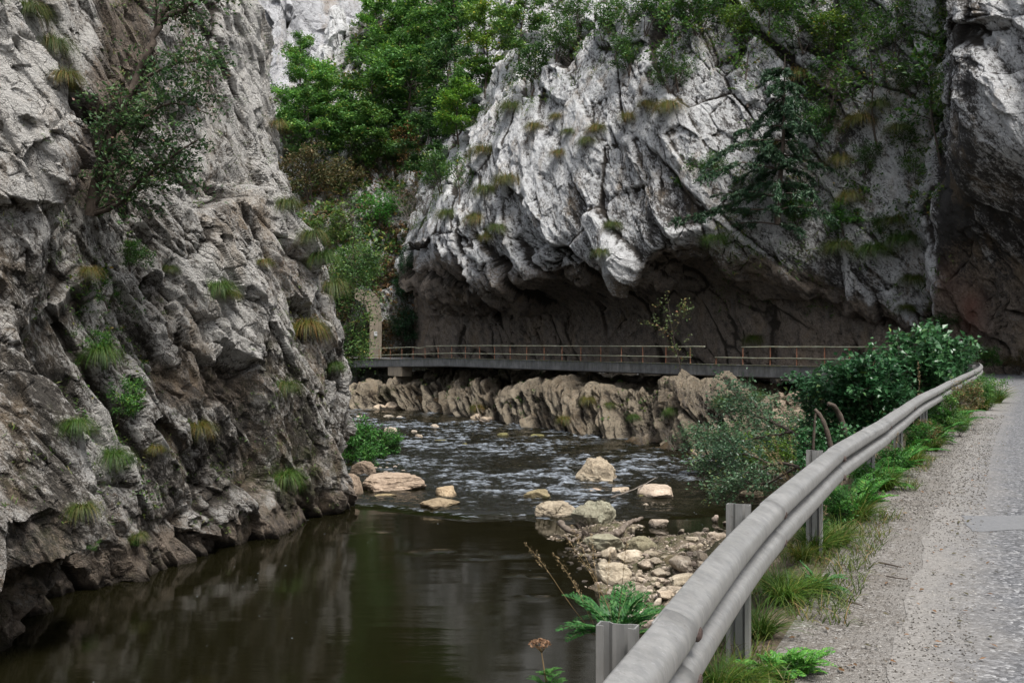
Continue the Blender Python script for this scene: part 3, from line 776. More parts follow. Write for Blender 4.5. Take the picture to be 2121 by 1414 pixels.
for a, b in zip(jt[:-1], jt[1:]):
    fr = []; n = max(6, int((b - a + .1) / .12))
    for i in range(n + 1):
        s = min(a + (b - a + .16) * i / n, GL[-1])
        p, t, sd = g_at(max(s, 0)); k = .007 * i / n
        wob = .004 * math.sin(s * .9) + .002 * math.sin(s * 3.1)
        fr.append(((p[0] + sd[0] * (k + wob) - rz[0], p[1] + sd[1] * (k + wob) - rz[1], RZ - rz[2] + .003 * math.sin(s * 1.3)), (*sd, 0), (0, 0, 1)))
    mb = MB(); mb.sweep(fr, prof)
    o = mb.build('rail_beam', STEEL, rail, smooth=True)
    sm = o.modifiers.new('thick', 'SOLIDIFY'); sm.thickness = .006; sm.offset = -1
    # the lapped end: dark strip painting in the seam shadow, and bolts
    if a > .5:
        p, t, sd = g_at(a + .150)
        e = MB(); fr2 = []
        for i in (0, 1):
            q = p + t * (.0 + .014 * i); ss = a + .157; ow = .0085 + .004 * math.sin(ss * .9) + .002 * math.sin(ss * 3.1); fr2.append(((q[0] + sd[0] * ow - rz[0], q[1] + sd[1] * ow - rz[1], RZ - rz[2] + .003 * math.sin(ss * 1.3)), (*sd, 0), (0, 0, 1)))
        e.sweep(fr2, prof); eo = e.build('lap_shadow', LAPSHADE, o); 
        for zz, so_ in ((.050, .071), (-.094, .071)):
            p, t, sd = g_at(a + .26); bm = MB()
            R = np.stack([sd3 := np.array([*sd, 0.]), np.array([*t, 0.]), np.array([0, 0, 1.])], 1)
            V = []; 
            for r, h in ((.024, -.006), (.024, .007), (.014, .015)):
                for j in range(12):
                    an = 2 * math.pi * j / 12; V.append(R @ np.array([h, 1.5 * r * math.cos(an), r * math.sin(an)]) + np.array([p[0] + sd[0] * (so_ + .012) - rz[0], p[1] + sd[1] * (so_ + .012) - rz[1], RZ + zz - rz[2]]))
            bm.add(V, [(k * 12 + j, k * 12 + (j + 1) % 12, (k + 1) * 12 + (j + 1) % 12, (k + 1) * 12 + j) for k in range(2) for j in range(12)] + [tuple(range(24, 36))])
            bm.build('bolt', BOLT, o, smooth=False)
for k, s in enumerate(jt[:-1]):
    p, t, sd = g_at(s); c = p - sd * .095
    R = np.stack([np.array([*t, 0.]), np.array([*sd, 0.]), np.array([0, 0, 1.])], 1)
    # folded channel post: web with two flanges and returned lips, open towards the traffic coming up
    h0, h1 = -.9, RZ + (.135 if k < 5 else .06); th = .005
    sec = [(.0, .058), (-.05, .058), (-.05, .036), (-.05 + th, .036), (-.05 + th, .058 - th), (-th, .058 - th), (-th, .03), (-.016, .018), (-.016, -.018), (-th, -.03), (-th, -.058 + th), (-.05 + th, -.058 + th), (-.05 + th, -.036), (-.05, -.036), (-.05, -.058), (.0, -.058), (.0, -.03), (-.011, -.016), (-.011, .016), (.0, .03)]
    V = []
    for z in (h0, h1):
        for a_, b_ in sec: V.append(R @ np.array([a_, b_, 0]) + np.array([c[0] - rz[0], c[1] - rz[1], z - rz[2]]))
    n = len(sec); mb = MB()
    mb.add(V, [(j, (j + 1) % n, n + (j + 1) % n, n + j) for j in range(n)] + [tuple(range(n, 2 * n))])
    po_ = mb.build('post', STEEL, rail)
    bb = MB(); q = p - sd * .022; bb.box((q[0] - rz[0], q[1] - rz[1], RZ - rz[2]), (.03, .017, .06), R); bb.build('spacer', STEEL, po_)

# ------------------------------------------------------------------ road deck on the rock shelf
def mat_concrete(name, lo, hi, dark=.5):
    m = NT(name); c = m.coord(); s = m.coord((2.2, 2.2, .35))
    a = m.ramp(m.noise(c, 1.7, 7, .7), [(.3, lo), (.7, hi)])
    a = m.mix(m.ramp(m.noise(s, 1.5, 6, .7), [(.42, 0.), (.66, dark)]), a, (.03, .03, .03))
    a = m.mix(m.ramp(m.noise(m.coord((1.2, 1.2, .3)), 2.0, 5, .7), [(.60, 0.), (.75, .35)]), a, (.30, .29, .27))
    a = m.mix(m.math('MULTIPLY', m.attr('moss'), m.ramp(m.noise(c, 4, 6, .7), [(.42, 0.), (.6, 1.)])), a, (.07, .075, .015))
    m.bsdf(a, .9, m.bump(m.noise(c, 12, 6, .7), .5, .03), spec=.2); return m.m
CONC = mat_concrete('weathered_concrete', (.07, .072, .075), (.16, .16, .16), .6)
CONC2 = mat_concrete('pale_concrete', (.17, .14, .105), (.28, .235, .175), .4)
dk0, dkd, dkn = np.array([18.0, 50.0]), np.array([-.586, .81]), np.array([.81, .586])
def dpt(s, o, z): return (dk0[0] + dkd[0] * s + dkn[0] * o, dk0[1] + dkd[1] * s + dkn[1] * o, z)
def s_px(px, o=0):                          # station along the deck edge seen at pixel column px
    Y = Yo(px, o); X = (px - CX) / F * Y; return (np.array([X, Y]) - dk0 - dkn * o) @ dkd
def dz(s): return float(np.interp(s, [-3, 0, 8, 30, 40, 46, 52, 60], [.05, .05, .02, 0, -.02, -.16, -.32, -.55]))
bridge = empty('bridge', dpt(28, 0, 0), 'low grey concrete road deck carried along the rock above the river', 'bridge')
b0 = np.array(bridge.location)
S = np.linspace(-1.2, 62, 180)
fr = [(np.array(dpt(s, 0, dz(s))) - b0, (*dkn, 0), (0, 0, 1)) for s in S]
mb = MB(); 
edge_prof = [(-.08, .25), (-.08, .21), (-.05, .19), (-.05, -.40), (.02, -.46), (.9, -.52), (5.6, -.55), (5.6, -.03), (.50, -.03), (.46, .22), (.40, .25)]
mb.sweep(fr, edge_prof, closed=True, cap=True)
me = mb.build('deck', CONC, bridge).data
at = me.attributes.new('moss', 'FLOAT', 'POINT'); at.data.foreach_set('value', [(.9 if k % 11 in (0, 1, 9, 10) else (.25 if k % 11 == 2 else 0)) for k in range(len(me.vertices))])
pr = MB(); a_, b_ = s_px(803), s_px(831)
for s0, s1, z0 in ((a_, b_, -1.5),):
    q = []
    for z in (z0, -.40 + dz(s0)):
        for s, o in ((s0, .0), (s1, .0), (s1, 1.1), (s0, 1.1)): q.append(np.array(dpt(s, o, z)) - b0)
    pr.add(q, [(0, 1, 5, 4), (1, 2, 6, 5), (2, 3, 7, 6), (3, 0, 4, 7)])
pr.build('pier', CONC2, bridge)
RUST = simple('rusty_steel', [(.3, (.13, .055, .032)), (.55, (.24, .11, .065)), (.75, (.30, .19, .13))], 5, .8)
RAILP = simple('worn_green_paint', [(.3, (.20, .15, .10)), (.5, (.19, .20, .14)), (.7, (.33, .33, .26))], 3, .7)
def railing(posts, top, low, label, lowpost=None):
    sm = s_px(posts[len(posts) // 2]); r = empty('railing', dpt(sm, .15, .25), label, 'railing', 'railings along the road deck')
    r0 = np.array(r.location); rg = random.Random(int(posts[0]))
    def L(s, z, o=.15): return np.array(dpt(s, o, z + dz(s))) - r0
    for px in posts + (lowpost or []):
        s = s_px(px); h = 1.27 if px in posts else .66; j = rg.uniform(-.03, .03)
        mb = MB(); mb.tube([L(s, .20), L(s + j, h)], .035, 6); mb.build('post', RUST, r)
    for (p0, p1), z, nm in ((top, 1.27, 'top_rail'), (low, .64, 'lower_rail')):
        s0, s1 = s_px(p0), s_px(p1); n = max(4, int(abs(s1 - s0) / 1.0)); pts = []
        for i in range(n + 1):
            s = s0 + (s1 - s0) * i / n; dip = -.14 * math.exp(-((s - s_px(866)) / .7) ** 2) if nm == 'top_rail' else 0
            pts.append(L(s, z + dip + rg.uniform(-.012, .012), .13))
        mb = MB(); mb.tube(pts, .034, 7); mb.build(nm, RAILP, r, smooth=True)
railing([742, 761, 782, 805, 829, 852.5, 877, 904, 932, 960.5, 990, 1020.5, 1053, 1087, 1123, 1160, 1199, 1240.5, 1283, 1327.5, 1375, 1426], (724, 1457), (724, 1428), 'long rusty pipe railing on the deck in front of the dark rock overhang')
railing([1534.5, 1591, 1646, 1704, 1756, 1806, 1856], (1532, 1885), (1477, 1885), 'short rusty pipe railing after the gap, running into the big green bush', [1479])

# ------------------------------------------------------------------ tunnel portal at the far end of the deck
tp = empty('tunnel_portal', P(760, 740, 97), 'pale concrete tunnel mouth at the far end of the deck, half hidden by leaves', 'tunnel')
t0 = np.array(tp.location)
def TP(px, py, Y): return np.array(P(px, py, Y)) - t0
jam = [(764, 742), (765.5, 700), (766, 668), (763, 650), (757, 636), (748, 626), (735, 618)]
out = [(790, 742), (790.5, 700), (791, 668), (789, 640), (785, 618), (770, 603), (735, 596)]
mb = MB(); V = []
for Y in (96.2, 100.5):
    for a in jam + out: V.append(TP(*a, Y))
n = len(jam); m2 = 2 * n; fs = []
for i in range(n - 1):
    fs += [(i, i + 1, n + i + 1, n + i), (m2 + i, m2 + n + i, m2 + n + i + 1, m2 + i + 1), (i, m2 + i, m2 + i + 1, i + 1), (n + i, n + i + 1, m2 + n + i + 1, m2 + n + i)]
mb.add(V, fs); mb.build('jamb', CONC2, tp)
mb = MB(); V = []
for Y, e in ((100.5, 0), (112, 0)):
    for a in [(650, 742), (650, 690), (668, 640), (700, 618), (735, 612), (757, 630), (768, 665), (767, 742)]: V.append(np.array(P(*a, 100.5)) - t0 + np.array([0, Y - 100.5, 0]))
mb.add(V, [(i, i + 1, 9 + i, 8 + i) for i in range(7)] + [tuple(range(8, 16))])
mb.build('tunnel_lining', CONC, tp)
nb = MB(); nb.box(TP(778, 691, 96.12), (.16, .02, .22)); nb.build('notice', simple('faded_paper', [(.3, (.36, .36, .35)), (.7, (.45, .45, .44))], 5), tp)
# ------------------------------------------------------------------ boulders and stones
import bmesh
def ico(sub):
    bm = bmesh.new(); bmesh.ops.create_icosphere(bm, subdivisions=sub, radius=1)
    V = np.array([v.co[:] for v in bm.verts], f32); Q = np.array([[v.index for v in f.verts] for f in bm.faces], np.int32); bm.free(); return V, Q
ICO = {k: ico(k) for k in (2, 3, 4, 5)}
def mat_stone():
    m = NT('river_stone'); c = m.coord(); oi = m.n('ShaderNodeObjectInfo')
    n1 = m.noise(c, 2.2, 7, .72); n2 = m.noise(c, 14, 6, .75)
    a = m.ramp(m.math('ADD', n1, m.math('MULTIPLY', m.math('SUBTRACT', n2, .5), .8)), [(.22, (.17, .14, .11)), (.45, (.32, .26, .205)), (.62, (.44, .37, .30)), (.8, (.54, .48, .42))])
    a = m.mix(1.0, a, oi.outputs['Color'], 'MULTIPLY')
    a = m.mix(m.ramp(m.math('ADD', m.attr('cav'), m.math('MULTIPLY', m.math('SUBTRACT', n2, .5), .6)), [(.35, 0.), (.7, .8)]), a, (.05, .042, .03))
    mo = m.math('ADD', m.math('MULTIPLY', m.attr('moss'), oi.outputs['Alpha']), m.math('MULTIPLY', m.math('SUBTRACT', n1, .5), 1.1))
    a = m.mix(m.ramp(mo, [(.42, 0.), (.66, .9)]), a, m.mix(n2, (.05, .055, .012), (.13, .13, .03)))
    # dark wet band at the waterline
    g = m.n('ShaderNodeNewGeometry'); sx = m.n('ShaderNodeSeparateXYZ'); m.l(g.outputs['Position'], sx.inputs[0])
    z = m.math('ADD', sx.outputs['Z'], m.math('MULTIPLY', m.math('SUBTRACT', n1, .5), .16))
    wet = m.n('ShaderNodeMapRange'); m.l(z, wet.inputs[0]); wet.inputs[1].default_value = WZ + .05; wet.inputs[2].default_value = WZ + .20; wet.inputs[3].default_value = 1; wet.inputs[4].default_value = 0
    a = m.mix(m.math('MULTIPLY', wet.outputs[0], .85), a, (.035, .028, .02))
    rr = m.math('SUBTRACT', .85, m.math('MULTIPLY', wet.outputs[0], .45))
    m.bsdf(a, rr, m.bump(m.math('ADD', n2, m.noise(c, 34, 4, .7)), .6, .03), spec=.25); return m.m
STONE = mat_stone()
def stone_mesh(name, seed, size, sub=4, facet=.55, rough=1.0, flat=.0, peak=None, moss=0.5):
    """stone cut by random planes (broken faces), edges worn by a soft minimum, then roughened"""
    V, Q = ICO[sub]; V = V.copy(); A = V + f32(seed * 7.13); r = np.random.RandomState(seed)
    n = r.normal(0, 1, (17, 3)); n /= np.linalg.norm(n, axis=1, keepdims=True); dd = r.uniform(1 - .45 * facet, 1.05, 17)
    n = np.concatenate([n, [[0, 0, 1], [.5, .1, .85], [-.5, .2, .85]]]); dd = np.concatenate([dd, [.82 - .4 * flat, .95, .92]])
    t = np.maximum(V @ n.T, .02) / dd
    k = 9 + 22 * facet
    rad = 1 / np.power((t ** k).sum(1), 1 / k)
    w2 = worley(A * f32(2.2)); w3 = worley(A * f32(5.2))
    d = rough * (.045 * np.clip(w2[:, 0], -1.3, 1.3) + .022 * np.clip(w3[:, 0], -1.3, 1.3) + .045 * (fbm(A * f32(2.6), 5, .6, True) - .2))
    cr = np.exp(-w2[:, 1] / .05) * np.clip(.3 + fbm(A * 1.5, 2) * 1.5, 0, 1); d -= .035 * rough * cr
    V = V * (rad * (1 + d))[:, None]
    if peak: V[:, 0] += peak[0] * np.clip(V[:, 2], 0, 2); V[:, :2] *= (1 - peak[1] * np.clip(V[:, 2], -.3, 1.0))[:, None]
    m = np.abs(V).max(0); V = V / m * np.array(size, f32)
    hh = V[:, 2] / size[2]
    at = dict(cav=np.clip(.6 * cr - d * 3.0, 0, 1), moss=moss * (1.15 - .55 * hh))
    return mesh_np(name, V.astype(f32), Q, at, sub < 4)
def put_stone(me, px, py, wpx, hpx, z=None, rot=0, tint=(1, 1, 1), moss=.5, name='boulder', label=None, group=None, sink=.32, aspect=.8, ref=(1, 1, 1), cat='rock'):
    """stone whose waterline sits at px,py and that shows wpx x hpx"""
    z = WZ if z is None else z
    x, y, _ = PW(px, py, z); s = y / F
    hx = wpx * s / 2; hz = hpx * s / (2 - 2 * sink) / .96; hy = hx * aspect
    o = add_obj(name, me); 
    if not me.materials: me.materials.append(STONE)
    o.location = (x, y + hy * .8, z + hz * (1 - 2 * sink))
    o.scale = (hx / ref[0], hy / ref[1], hz / ref[2]); o.rotation_euler = (0, 0, rot)
    o.color = (*tint, moss); tag(o, label, cat, group); return o
G_ = (.62, .66, .56); T_ = (1, 1, 1); D_ = (.62, .60, .56)
big = [ # px, py, w, h, seed, tint, moss, opts, label
 (1234, 1003, 96, 66, 11, (.80, .80, .72), .35, dict(facet=.75, peak=(.12, .42), rough=1.6), 'tall pointed tan boulder standing alone in the rapids'),
 (1361, 1036, 100, 38, 5, (1.0, .98, .94), .25, dict(facet=.3, rough=.5), 'smooth rounded pale boulder right of the pointed one'),
 (1286, 1028, 52, 24, 23, (.95, .92, .85), .4, dict(facet=.7), 'small angular tan rock touching the smooth pale boulder'),
 (1231, 1026, 58, 14, 31, (.95, .88, .82), .35, dict(facet=.4), 'low reddish tan rock below the pointed boulder'),
 (1146, 1077, 98, 40, 41, (.74, .75, .68), .36, dict(facet=.6, rough=1.3), 'wedge-shaped mossy tan boulder at the edge of the calm pool'),
 (1240, 1096, 116, 60, 53, (.56, .64, .58), .34, dict(facet=.55, rough=1.8), 'large rough grey-green boulder behind the driftwood'),
 (1254, 1142, 92, 40, 61, (.62, .70, .62), .32, dict(facet=.65, flat=.35), 'flat-topped greenish boulder in front of the driftwood'),
 (1331, 1152, 72, 46, 71, (.52, .56, .46), .32, dict(facet=.55), 'rounded olive boulder beside the flat-topped greenish one'),
 (1113, 1040, 58, 26, 83, (.55, .55, .40), .72, dict(facet=.5), 'low mossy green hump alone in mid rapids'),
 (908, 1058, 94, 30, 91, (.62, .58, .46), .6, dict(facet=.5), 'mossy brown boulder splitting the water at the head of the pool'),
 (922, 1033, 68, 28, 101, (.85, .78, .62), .5, dict(facet=.5), 'peaked brown boulder just behind the mossy one at the pool'),
 (806, 1017, 150, 42, 113, (.80, .74, .68), .28, dict(facet=.4, flat=.3), 'broad flat brown slab lying on the left gravel bank'),
 (757, 984, 58, 34, 127, (.52, .48, .44), .3, dict(facet=.5), 'dark brown blocky boulder beneath the green plants on the left bank'),
 (722, 1028, 56, 62, 131, (.60, .55, .50), .3, dict(facet=.5), 'upright brown boulder leaning at the foot of the left cliff'),
 (790, 1035, 64, 13, 137, (.75, .70, .48), .7, dict(facet=.4), 'thin mossy rock awash in front of the broad flat slab'),
 (1560, 1036, 78, 24, 139, (.78, .74, .62), .45, dict(facet=.5, flat=.3), 'flat tan rock beside the second steel post'),
 (1402, 1186, 62, 40, 149, (.60, .60, .46), .45, dict(facet=.5), 'dark olive boulder half hidden behind the guard rail'),
 (1575, 1016, 44, 12, 151, (.85, .8, .7), .35, dict(facet=.5), 'thin tan rock lying behind the flat one near the second post'),
]
for px, py, w_, h_, sd, tint, mo, op, lab in big:
    me = stone_mesh('boulder', sd, (1, 1, 1), 5, moss=.55, **op)
    zz = WZ + .12 if sd in (61, 71, 149, 113, 127) else WZ
    put_stone(me, px, py, w_, h_, zz, (sd * 1.7) % 6.28 if h_ < 40 else 0.0, tint, mo, 'boulder', lab, aspect=.75)
KINDS_ = [stone_mesh('stone', 200 + 13 * k, (1, .78 + .1 * (k % 3), .72 + .08 * (k % 4)), 4, facet=.75 + .12 * (k % 3), rough=.9, flat=(.4 if k % 2 == 0 else 0), moss=.5) for k in range(12)]
rg = random.Random(12)
def small(px, py, w_, h_, tint=None, moss=.3, label='', group=None, z=None, sink=.3, name='stone', cat='stone'):
    v = rg.uniform(.85, 1.08); tint = tint or (v * .95, v * rg.uniform(.93, .99), v * rg.uniform(.88, .98))
    return put_stone(KINDS_[rg.randrange(12)], px, py, w_, h_, z, rg.uniform(0, 6.28), tint, moss, name, label, group, sink, .85, cat=cat)
M_ = (.38, .42, .22)
for px, py, w_, h_, mo, lab in [
 (810, 899, 52, 14, 0, 'broad flat pale stone in the upstream shallows'), (899, 891, 27, 11, 0, 'pale blocky stone alone in the upstream rapids'), (855, 899, 21, 8, 0, 'small pale stone between two larger ones upstream'),
 (867, 911, 24, 11, 0, 'rounded pale stone nearest the rapids upstream left'), (819, 887, 14, 6, 0, 'tiny pale stone behind the broad flat one upstream'), (803, 866, 28, 7, 0, 'flat pale stone near the far bank boulders'),
 (826, 868, 20, 6, 0, 'second flat stone near the far bank boulders'), (743, 868, 14, 8, 0, 'small pale stone against the left cliff edge upstream'), (910, 918, 32, 8, 1, 'low mossy stone awash below the blocky pale one'),
 (963, 925, 20, 7, 1, 'small mossy stone awash in the middle of the rapids'), (1043, 906, 27, 9, 1, 'bright mossy stone in front of the shelf cave'), (1115, 908, 34, 9, 1, 'long bright mossy stone below the slanting slabs'),
 (1076, 971, 16, 8, 1, 'small dark mossy stone left of the pointed boulder'), (950, 996, 24, 9, 1, 'dark mossy stone in the centre of the rapids'), (1020, 996, 18, 5, 1, 'thin dark stone awash below the mid rapids'),
 (1367, 1092, 46, 17, 0, 'flat pale stone in the quiet side water'), (1372, 1112, 28, 11, 0, 'rounded pale stone in front of the flat one in side water'), (1312, 1106, 36, 17, 0, 'oval pale stone at the end of the driftwood log'),
 (1413, 1106, 17, 9, 0, 'small dark stone alone in the side water'), (1339, 1054, 18, 10, 0, 'small pale stone below the smooth boulder'), (1214, 1132, 24, 18, 0, 'rounded tan stone at the tip of the gravel bar'),
 (1485, 1082, 20, 14, 0, 'dark stone by the second steel post'), (1290, 1040, 26, 9, 1, 'mossy stone at the foot of the angular rock'), (1330, 1035, 22, 10, 1, 'mossy pebble squeezed beside the smooth boulder'), (1430, 972, 16, 6, 1, 'little mossy stone under the overhanging branches')]:
    small(px, py, w_, h_ + 2, M_ if mo else None, .95 if mo else .25, lab)
# heap of pale stones on the gravel bar
def inside(px, py, poly):
    c = False; n = len(poly)
    for i in range(n):
        (x1, y1), (x2, y2) = poly[i], poly[i - 1]
        if (y1 > py) != (y2 > py) and px < (x2 - x1) * (py - y1) / (y2 - y1) + x1: c = not c
    return c
bar = [(1205, 1140), (1250, 1120), (1300, 1130), (1400, 1150), (1410, 1140), (1440, 1108), (1500, 1080), (1570, 1090), (1490, 1180), (1430, 1250), (1390, 1300), (1320, 1310), (1305, 1240), (1235, 1180)]
spots = []
def scatter(poly, n, wmin, wmax, gap=.62):
    xs = [p[0] for p in poly]; ys = [p[1] for p in poly]; out = []; tries = 0
    while len(out) < n and tries < 40000:
        tries += 1
        px, py = rg.uniform(min(xs), max(xs)), rg.uniform(min(ys), max(ys))
        if not inside(px, py, poly): continue
        w_ = wmin + (wmax - wmin) * rg.random() ** 2.2; w_ *= (py - CY) / 450
        if all(((px - a) / (w_ + c)) ** 2 + ((py - b) / (.55 * (w_ + c))) ** 2 > (.5 * gap) ** 2 * 1.0 for a, b, c in spots):
            spots.append((px, py, w_)); out.append((px, py, w_))
    return sorted(out, key=lambda t: t[1])
def gz(px, py):
    q = pick(px, py, ('terrain',), 6)
    return WZ if q is None else max(q[2], WZ)
for px, py, w_ in scatter(bar, 165, 15, 98, .55):
    z = min(gz(px, py), WZ + .6)
    small(px, py + 3, w_, w_ * rg.uniform(.36, .56), None, .12, 'pale tan stone in the loose heap of stones on the gravel bar', 'loose stones heaped on the gravel bar', z=z)
left = [(740, 965), (830, 955), (880, 948), (912, 965), (900, 985), (880, 1000), (850, 992), (740, 992)]
for px, py, w_ in scatter(left, 30, 14, 40):
    small(px, py, w_, w_ * rg.uniform(.42, .62), None, .15, 'pale stone among the small heap between the plants and the slab on the left bank', 'stones on the left gravel bank', z=WZ + rg.uniform(0, .1))
wet_ = [(1150, 1140), (1210, 1130), (1290, 1200), (1310, 1260), (1270, 1250), (1200, 1200)]
for px, py, w_ in scatter(wet_, 14, 14, 30):
    small(px, py, w_, w_ * .26, (.30, .30, .32), .1, 'dark wet stone barely above water along the edge of the gravel bar', 'wet stones along the gravel bar', sink=.38)
for px, py, w_, h_, mo, lab in [(735, 850, 34, 18, .1, 'pale boulder at the far water edge beside the left cliff'), (783, 851, 34, 16, .1, 'pale tan boulder at the far bank below the pier'), (762, 849, 56, 34, .7, 'mossy dark boulder at the far bank behind pale ones'),
    (820, 851, 44, 26, .5, 'olive boulder at the far bank right of the pier'), (866, 852, 58, 30, .15, 'large rounded tan boulder at the foot of the rock shelf'), (1012, 874, 60, 14, .3, 'low tan ledge stone in the mouth of the shelf cave'), (988, 872, 30, 16, .6, 'mossy stone with driftwood by the shelf cave'), (1050, 876, 30, 10, .2, 'small pale stone right of the shelf cave'), (1440, 948, 34, 22, .4, 'tan block at the foot of the mossy bank')]:
    small(px, py, w_, h_, (.9, .86, .78), mo, lab, sink=.25, name='boulder', cat='rock')
# ------------------------------------------------------------------ plants
def mat_leaf(name, stops, gloss=.35, trans=.3):
    m = NT(name); oi = m.n('ShaderNodeObjectInfo')
    v = m.math('ADD', m.attr('var'), m.math('MULTIPLY', m.math('SUBTRACT', m.noise(m.coord(), .8, 3, .6), .5), .5))
    a = m.ramp(v, stops)
    a = m.mix(1.0, a, oi.outputs['Color'], 'MULTIPLY')
    b = m.bsdf(a, gloss, spec=.35)
    t = m.n('ShaderNodeBsdfTranslucent'); m.l(a, t.inputs['Color'])
    mx = m.n('ShaderNodeMixShader'); mx.inputs[0].default_value = trans
    m.l(b.outputs[0], mx.inputs[1]); m.l(t.outputs[0], mx.inputs[2]); m.l(mx.outputs[0], m.out.inputs['Surface'])
    return m.m
LEAF = mat_leaf('leaf_green', [(0, (.024, .062, .018)), (.4, (.050, .115, .026)), (.72, (.095, .175, .030)), (.9, (.18, .20, .035)), (1., (.26, .19, .05))], .5)
LEAFD = mat_leaf('leaf_dark_glossy', [(0, (.018, .058, .024)), (.5, (.036, .105, .042)), (.85, (.07, .155, .06)), (1., (.14, .20, .05))], .32)
LEAFB = mat_leaf('leaf_fresh', [(0, (.02, .075, .015)), (.5, (.045, .135, .025)), (.85, (.09, .19, .035)), (1., (.17, .23, .05))], .5)
LEAFR = mat_leaf('leaf_brown', [(0, (.055, .06, .025)), (.35, (.09, .085, .035)), (.65, (.17, .10, .05)), (1., (.27, .16, .08))], .6)
NEEDLE = mat_leaf('needles', [(0, (.016, .042, .020)), (.6, (.030, .075, .034)), (1., (.06, .12, .045))], .5, .15)
GRASS = mat_leaf('grass_blades', [(0, (.035, .080, .012)), (.45, (.07, .145, .020)), (.75, (.13, .165, .035)), (1., (.25, .20, .09))], .55)
STRAW = mat_leaf('dry_straw', [(0, (.20, .14, .07)), (.5, (.34, .25, .14)), (1., (.46, .36, .22))], .7)
BARK = simple('bark', [(.3, (.035, .026, .02)), (.55, (.075, .058, .045)), (.75, (.13, .105, .085))], 5, .9, .8)
BARKG = simple('grey_bark', [(.3, (.08, .07, .058)), (.55, (.15, .13, .11)), (.75, (.24, .21, .18))], 6, .9, .8)

def nrm(a): return a / (np.linalg.norm(a, axis=-1, keepdims=True) + 1e-9)
def leaf_mesh(name, C, size, r, up=1.0, asp=.5, fold=.25, var=None, droop=0.0, axis=None):
    """rhombic leaves folded at the midrib, one per centre"""
    C = np.asarray(C, float); n = len(C)
    s = np.asarray(size, float) * np.ones(n) * r.uniform(.65, 1.25, n)
    N = nrm(r.normal(0, .6, (n, 3)) + np.array([0, 0, up]))
    a = r.normal(0, 1, (n, 3)) if axis is None else axis + r.normal(0, .45, (n, 3))
    a = nrm(a - N * (a * N).sum(1, keepdims=True)); a[:, 2] -= droop; a = nrm(a)
    b = np.cross(N, a); s = s[:, None]
    w = asp * s * .5; lift = N * (fold * w)
    base = C - a * s * .5; tip = C + a * s * .5; m1 = C - a * s * .08
    V = np.stack([base, m1 + b * w + lift, tip, m1 - b * w + lift], 1).reshape(-1, 3)
    i = np.arange(n) * 4
    Q = np.concatenate([np.stack([i, i + 1, i + 2], 1), np.stack([i, i + 2, i + 3], 1)])
    vv = r.uniform(0, 1, n) ** 1.3 if var is None else np.clip(var, 0, 1)
    return mesh_np(name, V, Q, dict(var=np.repeat(vv, 4)), False)

def bend(p, d, L, n, r, wob=.25, grav=0.0):
    pts = [np.array(p, float)]; d = np.array(d, float)
    for i in range(n):
        d = d + r.normal(0, wob / n ** .5, 3) + np.array([0, 0, grav / n]); d /= np.linalg.norm(d)
        pts.append(pts[-1] + d * L / n)
    return pts
def skeleton(r, height, spread, lean=(0, 0), stems=1, nb=9, nt=5, start=.25, rise=.5, rad=.02, twig=.35, grav=0.0, wob=.3):
    """trunk(s), limbs and twigs as tubes; returns tubes and leaf positions with growth directions"""
    tubes = []; tips = []
    for sidx in range(stems):
        az = r.uniform(0, 6.28); out = .55 * spread / height if stems > 1 else .06
        d0 = np.array([lean[0] + out * math.cos(az), lean[1] + out * math.sin(az), 1.0]); d0 /= np.linalg.norm(d0)
        L = height * (r.uniform(.75, 1.0) if stems > 1 else 1)
        tr = bend((r.normal(0, .02) * height * (stems > 1), r.normal(0, .02) * height * (stems > 1), -.05 * height), d0, L * 1.05, 9, r, wob * .7)
        R0 = rad * height; tubes.append((tr, [R0 * (1 - .86 * i / 9) for i in range(10)]))
        for k in range(nb):
            f = start + (1 - start) * (k + r.uniform(0, .8)) / nb; f = min(f, .98)
            i = f * 9; i0 = int(i); p = tr[i0] + (tr[min(i0 + 1, 9)] - tr[i0]) * (i - i0)
            a = k * 2.4 + r.uniform(-.5, .5) + az
            bl = spread * (1.05 - .55 * abs(f - .45) / .55) * r.uniform(.6, 1.1) / (1 if stems == 1 else 1.5)
            d = np.array([math.cos(a), math.sin(a), rise + r.uniform(-.15, .25)]); d /= np.linalg.norm(d)
            lb = bend(p, d, bl, 6, r, wob, grav); rb = R0 * (1 - .8 * f) * .5 + .0015 * height
            tubes.append((lb, [rb * (1 - .8 * j / 6) for j in range(7)]))
            for t in range(nt):
                g = .25 + .75 * (t + r.uniform(0, .9)) / nt; j = min(int(g * 6), 5); q = lb[j] + (lb[j + 1] - lb[j]) * (g * 6 - j if g < 1 else 0)
                dd = nrm(lb[j + 1] - lb[j]) + r.normal(0, .6, 3) + np.array([0, 0, .12]); dd /= np.linalg.norm(dd)
                tl = bl * twig * r.uniform(.6, 1.2); tw = bend(q, dd, tl, 3, r, wob, grav)
                tubes.append((tw, [rb * .35, rb * .28, rb * .2, rb * .1])); tips.append((tw, tl))
            tips.append((lb[3:], bl * .5))
        tips.append((tr[7:], L * .15))
    return tubes, tips
def tubes_mesh(name, tubes, minr=0.0, sides=(7, 5, 3)):
    mb = MB(); big_ = max(t[1][0] for t in tubes)
    for pts, rad in tubes:
        if rad[0] < minr: continue
        n = sides[0] if rad[0] > .45 * big_ else sides[1] if rad[0] > .12 * big_ else sides[2]
        mb.tube(pts, rad, n, cap=False)
    me = bpy.data.meshes.new(name); me.from_pydata(mb.v, [], mb.f); me.polygons.foreach_set('use_smooth', np.ones(len(me.polygons), bool)); me.update(); return me
